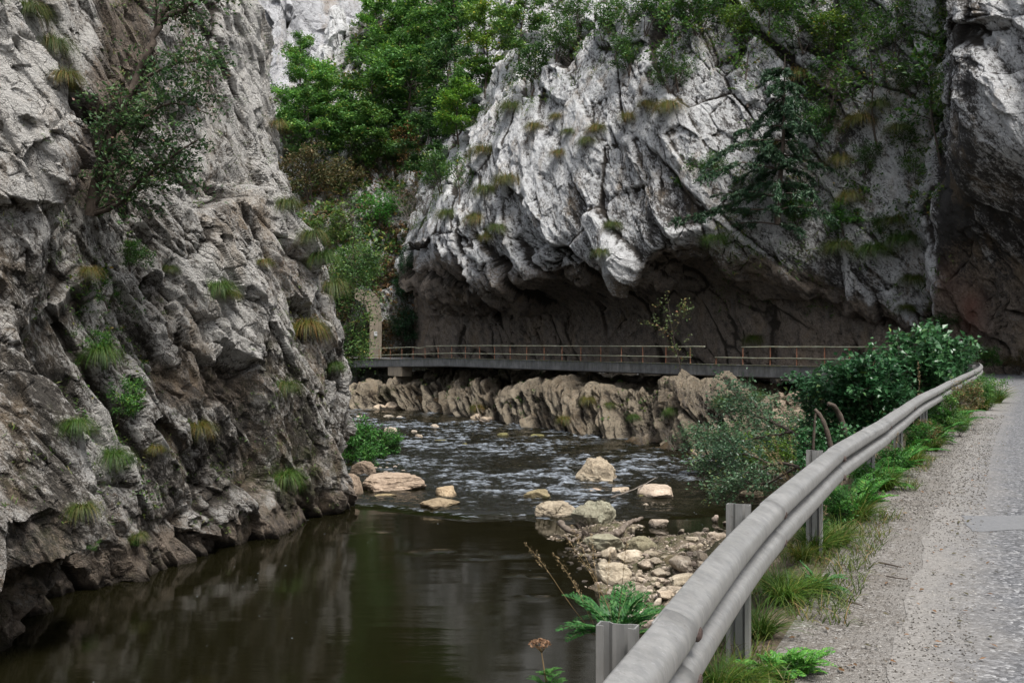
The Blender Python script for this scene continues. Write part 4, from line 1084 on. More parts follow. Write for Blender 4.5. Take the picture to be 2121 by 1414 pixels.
def leaf_points(r, tips, n, spray=.12, flat=.5):
    """n points strung along the twigs, in flat sprays"""
    w = np.array([t[1] for t in tips]); w = w / w.sum(); cnt = r.multinomial(n, w); C = []; D = []
    for (tw, tl), c in zip(tips, cnt):
        if not c: continue
        tw = np.array(tw); f = r.uniform(0, 1, c) ** .8 * (len(tw) - 1); i = np.minimum(f.astype(int), len(tw) - 2); q = tw[i] + (tw[i + 1] - tw[i]) * (f - i)[:, None]
        off = r.normal(0, 1, (c, 3)) * np.array([1, 1, flat]) * spray
        C.append(q + off); D.append(np.repeat((tw[-1] - tw[0])[None], c, 0) + off * 2)
    return np.concatenate(C), nrm(np.concatenate(D))
def plant_parts(seed, nleaf, lsize, sk, spray, mat, bark=BARK, up=1.0, asp=.5, flat=.5, minr=0.0, bald=.0):
    r = np.random.RandomState(seed); tubes, tips = skeleton(r, **sk)
    if bald: tips = [t for t in tips if r.rand() > bald]
    C, D = leaf_points(r, tips, nleaf, spray, flat)
    var = np.clip(r.normal(.42, .2, len(C)) + .25 * (fbm((C * (2.0 / sk['height'])).astype(f32) * 3 + seed, 2)), 0, 1)
    lm = leaf_mesh('leaves', C, lsize, r, up, asp, .3, var, axis=D)
    tm = tubes_mesh('trunk', tubes, minr)
    lm.materials.append(mat); tm.materials.append(bark)
    return tm, lm
def place(name, parts, loc, scale, rz, label, cat, group=None, tint=(1, 1, 1), names=('trunk', 'crown'), tilt=(0, 0), mat=None):
    e = empty(name, tuple(loc), label, cat, group); e.scale = (scale,) * 3 if not hasattr(scale, '__len__') else scale; e.rotation_euler = (tilt[0], tilt[1], rz)
    for me, nm in zip(parts, names):
        o = add_obj(nm, me, None, e); o.color = (*tint, 1)
        if mat is not None and nm != 'trunk' and nm != 'stems':
            o.material_slots[0].link = 'OBJECT'; o.material_slots[0].material = mat
    return e
rp = random.Random(77)
# kinds (height 1 templates scaled to metres)
TREE = [plant_parts(400 + k, 6500, .040, dict(height=1.0, spread=.42 + .05 * (k % 3), nb=13, nt=6, start=.16, rise=.35, rad=.016, twig=.4, wob=.35), .045, LEAF, flat=.45, minr=.0016) for k in range(5)]
SHRUB = [plant_parts(430 + k, 2200, .060, dict(height=1.0, spread=.75, stems=5, nb=5, nt=4, start=.2, rise=.6, rad=.012, twig=.45, wob=.4), .06, LEAF, flat=.6, minr=.002) for k in range(4)]
SPARSE = [plant_parts(460 + k, 520, .048, dict(height=1.0, spread=.36, lean=(.25, 0), nb=8, nt=4, start=.35, rise=.6, rad=.013, twig=.5, wob=.4), .05, LEAF, flat=.6) for k in range(4)]
BARE = [plant_parts(480 + k, 130, .035, dict(height=1.0, spread=.8, stems=7, nb=6, nt=5, start=.15, rise=.5, rad=.008, twig=.5, wob=.5), .06, LEAFR, BARKG) for k in range(2)]

def at_px(px, py, names=None):
    q = pick(px, py, names)
    if q is None: raise RuntimeError('nothing at %s' % ((px, py),))
    return q
def grow(kind, name, px, py, hpx, label, cat, group=None, tint=(1, 1, 1), mat=None, names=None, wide=1.0, rz=None, sink=.15, tilt=(0, 0), pnames=('trunk', 'crown')):
    q = at_px(px, py, names); h = hpx * q[1] / F
    q = q + np.array([.02, .03, -.02]) * h * sink
    return place(name, kind, q, (h * wide, h * wide, h), rp.uniform(0, 6.28) if rz is None else rz, label, cat, group, tint, pnames, tilt, mat)
L_, D2, Y2, O_ = (1.15, 1.2, 1.0), (.55, .62, .62), (1.5, 1.25, .75), (.62, .72, .55)
HILL = ('hillside', 'cliff_main', 'rock_pinnacle')
GT = 'trees on the wooded slope'
for k, (px, py, h, tint, wide, lab) in enumerate([
 (618, 190, 120, L_, .9, 'light green tree at the top edge before the far white wall'), (622, 262, 150, (1.2, 1.35, 1.0), 1.1, 'bright round green tree against the left cliff edge, below the far white wall'),
 (694, 290, 115, L_, 1.1, 'light green tree growing just below the pale pinnacle'), (800, 112, 150, (1.35, 1.5, 1.0), .9, 'bright green tree right of the tip of the pinnacle'),
 (825, 190, 190, L_, 1.0, 'tall light green tree right of the pinnacle'), (872, 160, 210, (.85, .95, .8), 1.2, 'big mid green tree at the top of the slope'), (938, 140, 200, (.8, .9, .75), 1.1, 'dark green tree at the top edge left of the leaning thin trunk'),
 (768, 270, 170, (1.1, 1.15, .85), 1.25, 'spreading green tree in the middle of the wooded slope'), (846, 290, 180, (1.0, 1.1, 1.05), 1.25, 'blue-green spreading tree in the heart of the slope'), (926, 275, 180, D2, 1.1, 'dark shaded tree beside the left edge of the white cliff'),
 (1000, 190, 180, Y2, .9, 'yellow-tinged tree on the cliff shoulder'), (655, 345, 150, (.9, 1.0, .85), 1.2, 'mid green tree hugging the left cliff silhouette'), (730, 345, 150, (.95, 1.05, 1.0), 1.2, 'leafy tree above the brown undergrowth'),
 (806, 345, 130, (.8, .85, .7), 1.2, 'olive tree with dark hollows in the lower slope'), (884, 380, 135, D2, 1.2, 'darkest tree low on the slope above bare twigs'), (946, 300, 130, (1.4, 1.4, .75), 1.3, 'flat yellow-green tree spreading from the white cliff edge'),
 (668, 205, 60, L_, 1.1, 'small green tree rooted on the pinnacle foot'), (1068, 130, 170, (1.0, 1.0, .8), .9, 'green tree on the brow of the white cliff with autumn tips'), (975, 255, 130, (.8, .9, .75), 1.1, 'green tree in the notch at the left shoulder of the white cliff')]):
    grow(TREE[k % 5], 'broadleaf_tree', px, py, h, lab, 'tree', GT, tuple(1.4 * q for q in tint), None, HILL, wide)
GS = 'shrubs on the lower wooded slope'
for k, (px, py, h, tint, mat, wide, lab) in enumerate([
 (640, 420, 130, O_, LEAFR, .9, 'brownish dry shrub beside the left cliff edge'), (705, 425, 110, (.75, .9, .7), LEAFR, 1.0, 'brown-green dry shrub in the middle of the bare slope'), (838, 350, 90, (1.25, 1.05, .7), LEAFR, .9, 'shrub with orange-yellow leaves below the dark tree'),
 (788, 470, 90, (1.2, 1.5, 1.0), LEAFB, .9, 'small vivid green bush standing alone on the bare slope'), (910, 395, 95, (.9, 1.0, .9), None, .9, 'green shrub at the left rim of the white cliff'), (650, 560, 110, (.9, .9, .7), None, .9, 'olive shrub over the shoulder of the left cliff'),
 (690, 520, 90, (1.1, .95, .7), None, 1.0, 'yellow-olive shrub high above the tunnel'), (735, 600, 110, (.9, 1.0, .8), None, 1.0, 'green shrub right above the tunnel mouth'), (832, 720, 90, (.5, .62, .55), LEAFD, .8, 'dark ivy-like bush at the foot of the rock beside the tunnel'),
 (842, 640, 90, (.5, .62, .55), LEAFD, .6, 'dark ivy-like bush climbing the rock edge beside the cave'), (838, 575, 70, (.5, .6, .5), LEAFD, .6, 'dark ivy tuft high on the rock edge beside the cave'), (760, 350, 90, (.7, .7, .6), None, 1.2, 'shaded olive shrub under the spreading tree'), (1100, 190, 120, (.55, .72, .45), None, .9, 'dense dark bush in the hollow of the white cliff brow')]):
    grow(SHRUB[k % 4], 'shrub', px, py, h, lab, 'shrub', GS, tint, mat, HILL, wide, pnames=('stems', 'crown'))
for px, py, h, lab in [(850, 470, 110, 'grey leafless shrub in the dark hollow left of the white cliff'), (880, 440, 90, 'second leafless grey shrub against the rim of the white cliff'), (700, 480, 90, 'bare twiggy shrub on the open slope')]:
    grow(BARE[px % 2], 'bare_shrub', px, py, h, lab, 'shrub', None, names=HILL, pnames=('stems', 'leaves'))
# shrubs and slender trees on the main cliff
MAIN = ('cliff_main',)
GM = 'shrubs rooted on the main cliff'
for k, (px, py, h, tint, wide, lab) in enumerate([
 (1155, 125, 100, (.8, .9, .7), .9, 'green shrub on the brow of the white cliff beside the dark hollow bush'), (1190, 60, 90, (.9, 1.0, .8), 1.0, 'green shrub at the top edge over the white cliff'), (1245, 85, 100, (.9, 1.0, .85), .9, 'leafy shrub high on the white face under the top edge'),
 (1300, 150, 90, (.95, 1.05, .9), .9, 'thin-leaved shrub on the upper white face'), (1340, 70, 110, (.8, .9, .75), .9, 'dark green shrub hanging at the top of the face'), (1390, 190, 95, (.7, .8, .65), .9, 'dark bush in the long diagonal cleft'), (1450, 70, 120, (.55, .7, .5), 1.0, 'dark dense bush at the top centre of the cliff'),
 (1525, 90, 90, (1.5, 1.3, .7), .9, 'yellowish shrub crowning the smooth pale bulge'), (1590, 60, 110, (.9, 1.0, .75), 1.1, 'broad green shrub at the top right of the pale bulge'), (1660, 110, 120, (.9, 1.0, .85), 1.1, 'large leafy shrub above the dark conifer'), (1730, 120, 110, (1.3, 1.15, .7), 1.0, 'yellow-green shrub right of the conifer top'),
 (1790, 60, 110, (.75, .85, .65), 1.0, 'dark green shrub at the top right of the cliff'), (1700, 190, 80, (.6, .7, .6), .9, 'small dark shrub among pale ribs above the conifer'), (1850, 120, 120, (.85, .95, .75), .9, 'green shrub below the top right edge'), (1890, 200, 90, (.6, .7, .55), .9, 'dark shrub clinging left of the grey pillar'),
 (1420, 410, 90, (.75, .85, .65), .9, 'ragged shrub at the end of the diagonal crack'), (1470, 380, 70, (.8, .9, .7), .9, 'little shrub left of the drooping conifer branches'), (1745, 490, 70, (1.1, 1.5, 1.2), 1.1, 'pale fresh green shrub right under the conifer'), (1650, 470, 70, (1.0, 1.3, 1.0), 1.1, 'fresh green shrub at the foot of the conifer'),
 (1690, 300, 90, (.8, 1.0, .9), .9, 'blue-green shrub touching the right side of the conifer'), (1870, 320, 70, (.5, .62, .45), .9, 'dark little shrub beside the thin leaning trunk'), (1895, 380, 70, (1.4, 1.4, .8), 1.0, 'yellow-green shrub near the edge of the grey pillar'), (1790, 360, 80, (.6, .7, .55), .9, 'dark bush in the cleft right of the conifer'), (1830, 500, 60, (.6, .75, .5), .9, 'small dark shrub low on the ribbed rock'), (1960, 700, 60, (.5, .6, .5), 1.2, 'low bush at the rock foot behind the rail end')]):
    grow(SHRUB[(k + 1) % 4], 'shrub', px, py, h, lab, 'shrub', GM, tint, None, MAIN, wide, pnames=('stems', 'crown'))
for k, (px, py, h, rz, tint, lab) in enumerate([
 (1402, 185, 190, 3.3, (.9, 1., .8), 'slender young tree leaning left across the white face'), (1545, 215, 190, 2.2, (1.2, 1.2, .8), 'slender tree with pale leaves over the smooth bulge'), (1712, 270, 200, 3.1, (.9, 1., .8), 'thin tree leaning out just right of the conifer'), (1812, 290, 210, 3.4, (.85, .9, .7), 'thin bare-stemmed tree leaning left in mid cliff'),
 (1950, 330, 240, 3.2, (.8, 1., .7), 'long thin leaning tree against the edge of the grey pillar'), (1835, 160, 170, 3.0, (.9, 1., .8), 'slim tree near the top right of the cliff'), (1270, 130, 140, 3.6, (.9, 1., .8), 'thin sapling on the upper white face'), (952, 420, 120, 1.0, (1.0, 1.1, .8), 'sapling with small leaves at the left end of the white cliff')]):
    grow(SPARSE[k % 4], 'slender_tree', px, py, h, lab, 'tree', 'slender trees on the main cliff', tint, None, MAIN, 1.0, rz)

# dark conifer with drooping boughs
def conifer():
    r = np.random.RandomState(9); tubes = []; C = []; D = []
    tr = bend((0, 0, -.03), (.02, 0, 1), 1.03, 12, r, .10); tubes.append((tr, [.020 * (1 - .9 * i / 12) for i in range(13)]))
    for k in range(58):
        f = .06 + .92 * k / 58; i = int(f * 12); p = tr[i]; a = k * 2.4 + r.uniform(-.4, .4)
        L = .50 * (1 - f) ** .65 * r.choice([.35, .7, 1.0, 1.3]) * r.uniform(.75, 1.15) * (1 + .35 * math.cos(a - 1.0)) + .04
        lb = bend(p, (math.cos(a), math.sin(a), r.uniform(-.1, .3)), L, 7, r, .28, -.55); tubes.append((lb, [.006 * (1 - .8 * j / 7) for j in range(8)]))
        for t in range(int(8 + 46 * L)):
            g = r.uniform(.15, 1) * 7; j = min(int(g), 6); q = lb[j] + (lb[j + 1] - lb[j]) * (g - j)
            d = nrm(lb[j + 1] - lb[j]) + r.normal(0, .55, 3) * np.array([1, 1, .3]); d[2] -= .25; tl = r.uniform(.04, .09)
            tw = bend(q, d, tl, 3, r, .2, -.5); tubes.append((tw, [.0018, .0014, .001, .0006]))
            m = 26; u = r.uniform(0, 1, m) * 3; jj = np.minimum(u.astype(int), 2); tw = np.array(tw)
            C.append(tw[jj] + (tw[jj + 1] - tw[jj]) * (u - jj)[:, None] + r.normal(0, .005, (m, 3))); D.append(np.repeat(nrm(d)[None], m, 0) + r.normal(0, .6, (m, 3)))
    C = np.concatenate(C); D = np.concatenate(D)
    lm = leaf_mesh('needles', C, .030, r, .6, .24, .1, np.clip(r.normal(.5, .25, len(C)), 0, 1), .25, D); lm.materials.append(NEEDLE)
    tm = tubes_mesh('trunk', tubes); tm.materials.append(BARK); return tm, lm
q = at_px(1622, 450, MAIN); place('conifer_tree', conifer(), q + np.array([-.7, -.9, -.3]), (330 * q[1] / F * 1.0, 330 * q[1] / F * 1.0, 330 * q[1] / F), 2.5, 'dark conifer with drooping boughs growing out of the cliff', 'tree', tilt=(0, -.06))

# ---- grass tufts
def blades(r, n, L, R, droop=1.0, w=.012, seg=4, up=1.2, spreadv=.5):
    a = r.uniform(0, 6.283, n); l = L * r.uniform(.5, 1.15, n); b = np.stack([np.cos(a), np.sin(a), 0 * a], 1) * (R * np.sqrt(r.uniform(0, 1, n)))[:, None]
    out = np.stack([np.cos(a + r.normal(0, .6, n)), np.sin(a + r.normal(0, .6, n)), 0 * a], 1) * r.uniform(.3, 1, n)[:, None] * spreadv
    d = nrm(out + np.array([0, 0, up])); p = b.copy(); V = []; side = nrm(np.cross(d, np.array([0, 0, 1.]) + r.normal(0, .2, (n, 3))))
    for k in range(seg + 1):
        ww = (w * (1 - k / seg) ** .7 * .5 + .0004) * np.ones(n)
        V.append(p - side * ww[:, None]); V.append(p + side * ww[:, None])
        p = p + d * (l / seg)[:, None]; d = d.copy(); d[:, 2] -= droop / seg * r.uniform(.7, 1.3, n); d = nrm(d + out * .12)
    V = np.stack(V, 1)     # n, 2(seg+1), 3
    m = 2 * (seg + 1); i = (np.arange(n) * m)[:, None, None]; k = (np.arange(seg) * 2)[None, :, None]
    Q = (i + k + np.array([0, 1, 3, 2])[None, None]).reshape(-1, 4)
    var = np.repeat(np.clip(r.normal(.42, .30, n) + .25 * (r.rand(n) < .10), 0, 1), m)
    return V.reshape(-1, 3), Q, var
def tuft_mesh(name, seed, mat=GRASS, **kw):
    r = np.random.RandomState(seed); V, Q, var = blades(r, **kw); me = mesh_np(name, V, Q, dict(var=var)); me.materials.append(mat); return me
HANG = [tuft_mesh('grass', 500 + k, n=620, L=1.45, R=.20, droop=3.8, w=.016, up=.45, spreadv=.55, seg=7) for k in range(4)]
NEAR = [tuft_mesh('grass', 520 + k, n=360, L=1.0, R=.16, droop=1.7 + .3 * (k % 2), w=.016, up=1.2, spreadv=.75, seg=6) for k in range(4)]
def tuft(kind, px, py, hpx, label, group=None, tint=(1, 1, 1), names=None, name='grass_tuft', out=None, z=1.0, cat='grass tuft'):
    q = at_px(px, py, names); s = hpx * q[1] / F
    if out is not None: q = q + np.array(out) * .12 * s
    o = add_obj(name, kind, label=label, cat=cat, group=group); o.location = q; o.scale = (s, s, s * z); o.rotation_euler = (0, 0, rp.uniform(0, 6.28)); o.color = (*tint, 1); return o
LEFT = ('cliff_left',); GB, BB, GG = (.74, .62, .55), (1.2, .70, .6), (.66, .76, .6)
for px, py, h, tint, lab in [
 (448, 600, 75, GG, 'thick green grass tuft on the ledge in the middle of the left cliff'), (475, 610, 45, BB, 'brown grass tuft beside the thick green one on the left cliff'), (592, 425, 65, GB, 'long grass tuft at the silhouette of the left cliff under the knob'), (643, 490, 70, GB, 'hanging green tuft on the right edge of the left cliff'),
 (662, 535, 70, GG, 'green tuft below the hanging one on the right edge'), (692, 600, 80, GB, 'long shaggy tuft at the lower right edge of the left cliff'), (632, 680, 85, BB, 'pale reed-like tuft low on the right of the left cliff'), (590, 800, 60, GB, 'olive tuft on the dark streaked slab of the left cliff'),
 (410, 890, 65, BB, 'drooping brown tuft on the lower left cliff face'), (590, 985, 75, GG, 'bright tuft with seed heads just above the water on the left'), (158, 880, 75, GG, 'green tuft on the smooth bulge of the nearest rock'), (235, 945, 80, GG, 'deep green tuft in the crevice beside the smooth bulge'),
 (168, 1055, 70, GB, 'thin grass tuft on the nearest rock low over the water'), (55, 25, 85, GB, 'hanging tuft at the top left corner of the photo'), (108, 95, 90, GB, 'long hanging tuft below the top left corner'), (132, 165, 70, BB, 'brown hanging tuft lower in the left gully'), (205, 735, 80, GG, 'green tuft in the gully above the twigs'),
 (185, 560, 55, BB, 'brown tuft hanging from the pale rib beside the gully'), (575, 255, 45, BB, 'small brown tuft on the shoulder of the left cliff'), (285, 1110, 40, GB, 'small tuft by the dark hole above the pool'), (320, 930, 40, BB, 'small brown tuft on the lower slabs of the left cliff'), (545, 545, 40, BB, 'brown tuft under the jutting block'), (350, 560, 40, GB, 'small olive tuft near the gully foot'), (690, 760, 45, GG, 'small tuft at the lower silhouette')]:
    tuft(HANG[rp.randrange(4)], px, py, h * .62, lab, 'grass tufts on the left cliff', tint, LEFT, out=(1, -.5, 0))
for px, py, h, tint, lab in [
 (1267, 465, 42, GB, 'round grass tuft alone on the white lower face'), (1235, 265, 50, BB, 'brown tuft in the upper diagonal crack'), (1215, 290, 44, GB, 'olive tuft just below the upper diagonal crack'), (1150, 240, 36, BB, 'brown tuft on the left white face'), (1105, 260, 46, BB, 'long brown tuft near the left shoulder of the white face'), (1175, 270, 34, GB, 'little olive tuft in mid face'),
 (1155, 315, 40, BB, 'brown tuft above the grey streak'), (1050, 370, 60, BB, 'long brown tuft at the left of the white cliff'), (1005, 390, 56, GB, 'olive tuft at the left of the white cliff'), (985, 450, 56, BB, 'brown tuft by the vertical cleft'), (925, 440, 50, GB, 'olive tuft at the left end of the white cliff'), (1008, 495, 40, BB, 'tuft hanging above the left end of the cave'),
 (1035, 470, 46, GB, 'green tuft hanging over the cave lip'), (1245, 525, 44, GB, 'tuft with leaves at the lower lip of the white block'), (1300, 240, 50, BB, 'brown tuft in the diagonal ledge'), (1340, 215, 46, BB, 'brown tuft higher on the diagonal ledge'), (1385, 220, 70, BB, 'long brown grass under the dark bush in the cleft'), (1060, 225, 60, GB, 'shaggy tuft on the left brow'), (1000, 310, 60, BB, 'brown grass on the left shoulder'),
 (1870, 500, 75, GG, 'big green hanging tuft on the ribbed rock'), (1812, 520, 75, GG, 'broad drooping green tuft on the ribbed rock'), (1735, 515, 70, GB, 'olive drooping tuft below the fresh shrub'), (1890, 580, 55, GB, 'tuft near the rust-coloured stain'), (1850, 460, 60, GB, 'tuft above the broad drooping ones'), (1880, 640, 40, GB, 'small tuft low by the pillar foot'), (1600, 300, 50, BB, 'brown tuft behind the conifer'),
 (1780, 250, 70, BB, 'brown grass hanging in the cleft right of the conifer'), (1760, 410, 60, BB, 'brown tuft on the rib right of the conifer'), (1820, 220, 60, GB, 'olive tuft left of the slim leaning trunk'), (1480, 500, 55, GG, 'green grass strip at the dark slab tops'), (1560, 700, 45, GB, 'tuft on the dark wall behind the right railing'), (1655, 160, 60, BB, 'brown grass under the large leafy shrub'), (1740, 330, 60, BB, 'shaggy brown grass beside the cleft'), (1860, 270, 60, GB, 'grass on the pale ribs at the right')]:
    tuft(HANG[rp.randrange(4)], px, py, h * .62, lab, 'grass tufts on the main cliff', tint, MAIN, out=(-.8, -.6, 0))
# uncountable small grass and leaves in the cracks
def ground_cover(name, key, n, sz, mat, cond, seed, label, blade=True, up=.8):
    r = np.random.RandomState(seed); V = SURF[key]; x, y = proj(V); ok = np.where(cond(V, x, y))[0]
    w = np.clip(.5 + 1.6 * fbm(V[ok] * f32(.45) + seed, 3), 0, 1) ** 2; w /= w.sum()
    c0 = V[r.choice(ok, n // 14, p=w)].astype(float)
    C = np.repeat(c0, 14, 0); s = sz * np.repeat(r.uniform(.6, 1.3, len(c0)), 14); C = C + r.normal(0, 1, C.shape) * s[:, None] * np.array([.8, .8, .55])
    D = r.normal(0, .5, C.shape) + np.array([0, 0, .8 if blade else 0])
    me = leaf_mesh(name, C, s, r, up, .16 if blade else .55, .2, np.clip(r.normal(.5, .25, len(C)), 0, 1), 0, D); me.materials.append(mat)
    o = add_obj(name, me, kind='stuff', label=label); o.color = (1, 1, 1, 1); return o
ground_cover('undergrowth', 'hillside', 42000, .55, LEAF, lambda V, x, y: (x > 540) & (x < 1120) & (y > -60) & (y < 520), 3, 'low green undergrowth covering the wooded slope', False)
ground_cover('dry_undergrowth', 'hillside', 26000, .38, LEAFR, lambda V, x, y: (x > 580) & (x < 930) & (y > 330) & (y < 735), 4, 'dry brown-green undergrowth on the lower slope', False)
ground_cover('crack_grass', 'cliff_main', 20000, .34, GRASS, lambda V, x, y: (x > 860) & (x < 1960) & (y > -30) & (y < 640) & ((x > 1480) | (y < np.interp(x, [880, 1000, 1100, 1250, 1480], [470, 330, 230, 150, 120]))), 5, 'thin dry grass growing in the cracks of the main cliff')
ground_cover('ledge_leaves', 'cliff_main', 15000, .20, LEAF, lambda V, x, y: (x > 1040) & (x < 1960) & (y > -30) & (y < np.interp(x, [1040, 1250, 1480, 1600, 1800, 1960], [190, 90, 90, 420, 560, 420])), 6, 'small leafy plants on the ledges of the main cliff', False)
ground_cover('crevice_leaves', 'cliff_left', 7000, .085, LEAF, lambda V, x, y: (np.abs(x - np.interp(y, [0, 450, 700, 900, 1100], [330, 200, 215, 240, 275])) < 75) & (y > 380) & (y < 1050), 11, 'small trailing leaves in the crevice of the left cliff', False)
ground_cover('crack_grass', 'cliff_left', 16000, .12, GRASS, lambda V, x, y: (x > 0) & (x < 740) & (y > -30) & (y < 1100), 7, 'thin dry grass in the cracks of the left cliff')
ground_cover('shelf_plants', 'rock_shelf', 5000, .16, LEAF, lambda V, x, y: (x > 730) & (x < 1650) & (V[:, 2] > -4.2), 8, 'small plants and moss tufts on the rock shelf', False)
# ------------------------------------------------------------------ gully tree, bank bushes and verge plants
def put(parts, name, loc, scale, rz, label, cat, tint=(1, 1, 1), mat=None, pn=('stems', 'crown'), tilt=(0, 0), group=None):
    return place(name, parts, loc, scale, rz, label, cat, group, tint, pn, tilt, mat)
def free_tree(name, base, stems, leaves, lsize, seed, label, mat, bark=BARK, spray=.25, twigs=26, up=.9, flat=.7, tw_len=.8, grav=-.1, asp=.5):
    """tree grown along hand-laid stems (lists of points), twigs and leaves strung around them"""
    r = np.random.RandomState(seed); b = np.array(base, float); tubes = []; tips = []
    for pts, rad in stems:
        pts = np.array(pts, float) - b; t = np.arange(len(pts)).astype(float); fine = herm(pts, t, np.linspace(0, t[-1], 4 * len(pts)))
        n = len(fine); fine[1:-1] += r.normal(0, rad * .35, (n - 2, 3))
        tubes.append((list(fine), [rad * (1 - .75 * i / (n - 1)) for i in range(n)]))
        for k in range(twigs):
            f = r.uniform(.25, 1) * (n - 1); i = min(int(f), n - 2); q = fine[i] + (fine[i + 1] - fine[i]) * (f - i)
            d = nrm(nrm(fine[i + 1] - fine[i]) * .6 + r.normal(0, .7, 3)); L = tw_len * r.uniform(.4, 1.2)
            tw = bend(q, d, L, 5, r, .35, grav); rr = rad * .22; tubes.append((tw, [rr * (1 - .8 * j / 5) for j in range(6)])); tips.append((tw[1:], L))
            for _ in range(2):
                j = r.randint(1, 5); t2 = bend(tw[j], nrm(d + r.normal(0, .7, 3)), L * .5, 3, r, .3, grav); tubes.append((t2, [rr * .5, rr * .4, rr * .25, rr * .1])); tips.append((t2, L * .5))
    C, D = leaf_points(r, tips, leaves, spray, flat)
    var = np.clip(r.normal(.42, .22, len(C)) + .3 * fbm(C.astype(f32) * f32(.9), 2), 0, 1)
    lm = leaf_mesh('leaves', C, lsize, r, up, asp, .3, var, axis=D); lm.materials.append(mat); tm = tubes_mesh('trunk', tubes, sides=(8, 6, 4)); tm.materials.append(bark)
    return place(name, (tm, lm), b, 1, 0, label, 'tree')
Yg = at_px(192, 446, LEFT)[1] - .35
free_tree('gully_tree', P(188, 442, Yg), [([P(188, 446, Yg), P(205, 370, Yg - .2), P(238, 275, Yg - .5), P(272, 190, Yg - .7), P(312, 95, Yg - .7), P(335, 40, Yg - .6), P(372, -20, Yg - .5), P(400, -110, Yg)], .16),
   ([P(332, 45, Yg - .6), P(380, 20, Yg - .8), P(430, -12, Yg - 1), P(490, -60, Yg - 1)], .07), ([P(190, 444, Yg), P(240, 425, Yg - .4), P(290, 375, Yg - .6), P(345, 330, Yg - .9), P(410, 290, Yg - 1)], .07),
   ([P(188, 444, Yg), P(196, 370, Yg - .3), P(215, 290, Yg - .6), P(250, 215, Yg - .8)], .05), ([P(189, 440, Yg), P(230, 370, Yg - .4), P(275, 310, Yg - .6), P(300, 260, Yg - .8)], .05), ([P(188, 444, Yg), P(250, 410, Yg - .3), P(320, 365, Yg - .5), P(420, 345, Yg - .7)], .035),
   ([P(272, 190, Yg - .7), P(320, 150, Yg - 1), P(380, 130, Yg - 1.2), P(430, 120, Yg - 1.2)], .045), ([P(238, 275, Yg - .5), P(300, 235, Yg - .9), P(370, 215, Yg - 1.1), P(440, 240, Yg - 1.2)], .045)],
   8200, .125, 21, 'leaning tree with bent brown trunk growing from the left cliff gully', mat_leaf('leaf_gully', [(0, (.028, .065, .026)), (.45, (.055, .12, .04)), (.8, (.10, .16, .045)), (.93, (.17, .12, .07)), (1., (.24, .13, .10))], .5), spray=.13, twigs=26, flat=.5, tw_len=.95)
# green climber in the crevice below
for px, py, h, lab in [(225, 640, 90, 'thin green plant climbing the crevice of the left cliff'), (215, 760, 90, 'twiggy green plant in the middle of the crevice'), (245, 880, 110, 'leafy green plant spilling from the crevice'), (175, 1145, 45, 'small bright green herb on the nearest rock'), (285, 1135, 32, 'tiny green herb by the dark hole above the pool'), (275, 560, 80, 'ivy patch under the gully tree'), (200, 470, 90, 'dark ivy at the foot of the gully tree')]:
    grow(SHRUB[px % 4], 'crevice_plant', px, py, h, lab, 'plant', 'plants in the left cliff crevice', (.9, 1.15, .85), None, LEFT, .8, pnames=('stems', 'leaves'), tilt=(0, .35))
# leafy tree at the corner of the left cliff, before the tunnel
bt = PW(700, 862, -4.3); bt = (-17.3, 58, -4)
free_tree('riverside_tree', P(700, 850, 62), [([P(700, 860, 62), P(712, 760, 62), P(722, 660, 62), P(728, 570, 62), P(735, 490, 62)], .12), ([P(712, 760, 62), P(730, 700, 61), P(748, 640, 60), P(762, 590, 60)], .07), ([P(705, 800, 62), P(722, 740, 61), P(742, 700, 60)], .06), ([P(715, 720, 62), P(700, 640, 61), P(704, 560, 61)], .06), ([P(722, 640, 62), P(745, 560, 61), P(770, 520, 61)], .05)],
   9500, .17, 33, 'leafy tree at the far corner of the left cliff screening the tunnel mouth', LEAF, spray=.28, twigs=26, tw_len=1.5)

# big glossy bush behind the guard rail
BIG1 = plant_parts(610, 5200, .075, dict(height=1.0, spread=.72, stems=9, nb=7, nt=5, start=.12, rise=.45, rad=.012, twig=.45, wob=.4), .055, LEAFD, flat=.6, asp=.75, up=1.1)
BIG2 = plant_parts(611, 5200, .062, dict(height=1.0, spread=.72, stems=9, nb=7, nt=5, start=.12, rise=.45, rad=.012, twig=.45, wob=.4), .055, LEAFD, flat=.6, asp=.75, up=1.1)
def gbush(parts, px, py_b, Y, hpx, wide, label, rz=0, tint=(1, 1, 1), mat=None, name='bush'):
    b = np.array(P(px, py_b, Y)); h = hpx * Y / F
    return put(parts, name, b, (h * wide, h * wide, h), rz, label, 'bush', tint, mat)
gbush(BIG1, 1885, 880, 26, 200, .85, 'tall glossy dark green bush rising behind the far bend of the guard rail', .4, (1.15, 1.15, 1.0))
gbush(BIG2, 1745, 935, 24, 190, .85, 'broad glossy bush right of the dead stumps, lower than its neighbour', 2.0)
gbush(BIG1, 1815, 900, 23, 165, .9, 'dense bush filling the gap between the tall bush and the rail', 4.0, (.85, .95, .85))
gbush(BIG2, 1955, 790, 30, 85, 1.2, 'small bush reaching over the far end of the rail', 5.0, (1.0, 1.05, .9))
gbush(BIG1, 1700, 1010, 21, 130, .9, 'low leafy bush under the stumps close behind the rail', 1.2, (.9, 1., .8))
MID = mat_leaf('leaf_grey_sheen', [(0, (.028, .065, .033)), (.5, (.058, .115, .056)), (.85, (.10, .165, .08)), (1., (.18, .20, .06))], .30)
BIG3 = plant_parts(612, 2300, .050, dict(height=1.0, spread=.80, stems=8, nb=7, nt=6, start=.2, rise=.35, rad=.011, twig=.45, wob=.45, grav=-.2), .06, MID, flat=.5, asp=.7, up=1.1)
gbush(BIG3, 1545, 990, 38, 120, 1.35, 'grey-green alder bush leaning over the river from the mossy bank', .8, (.8, .85, .7))
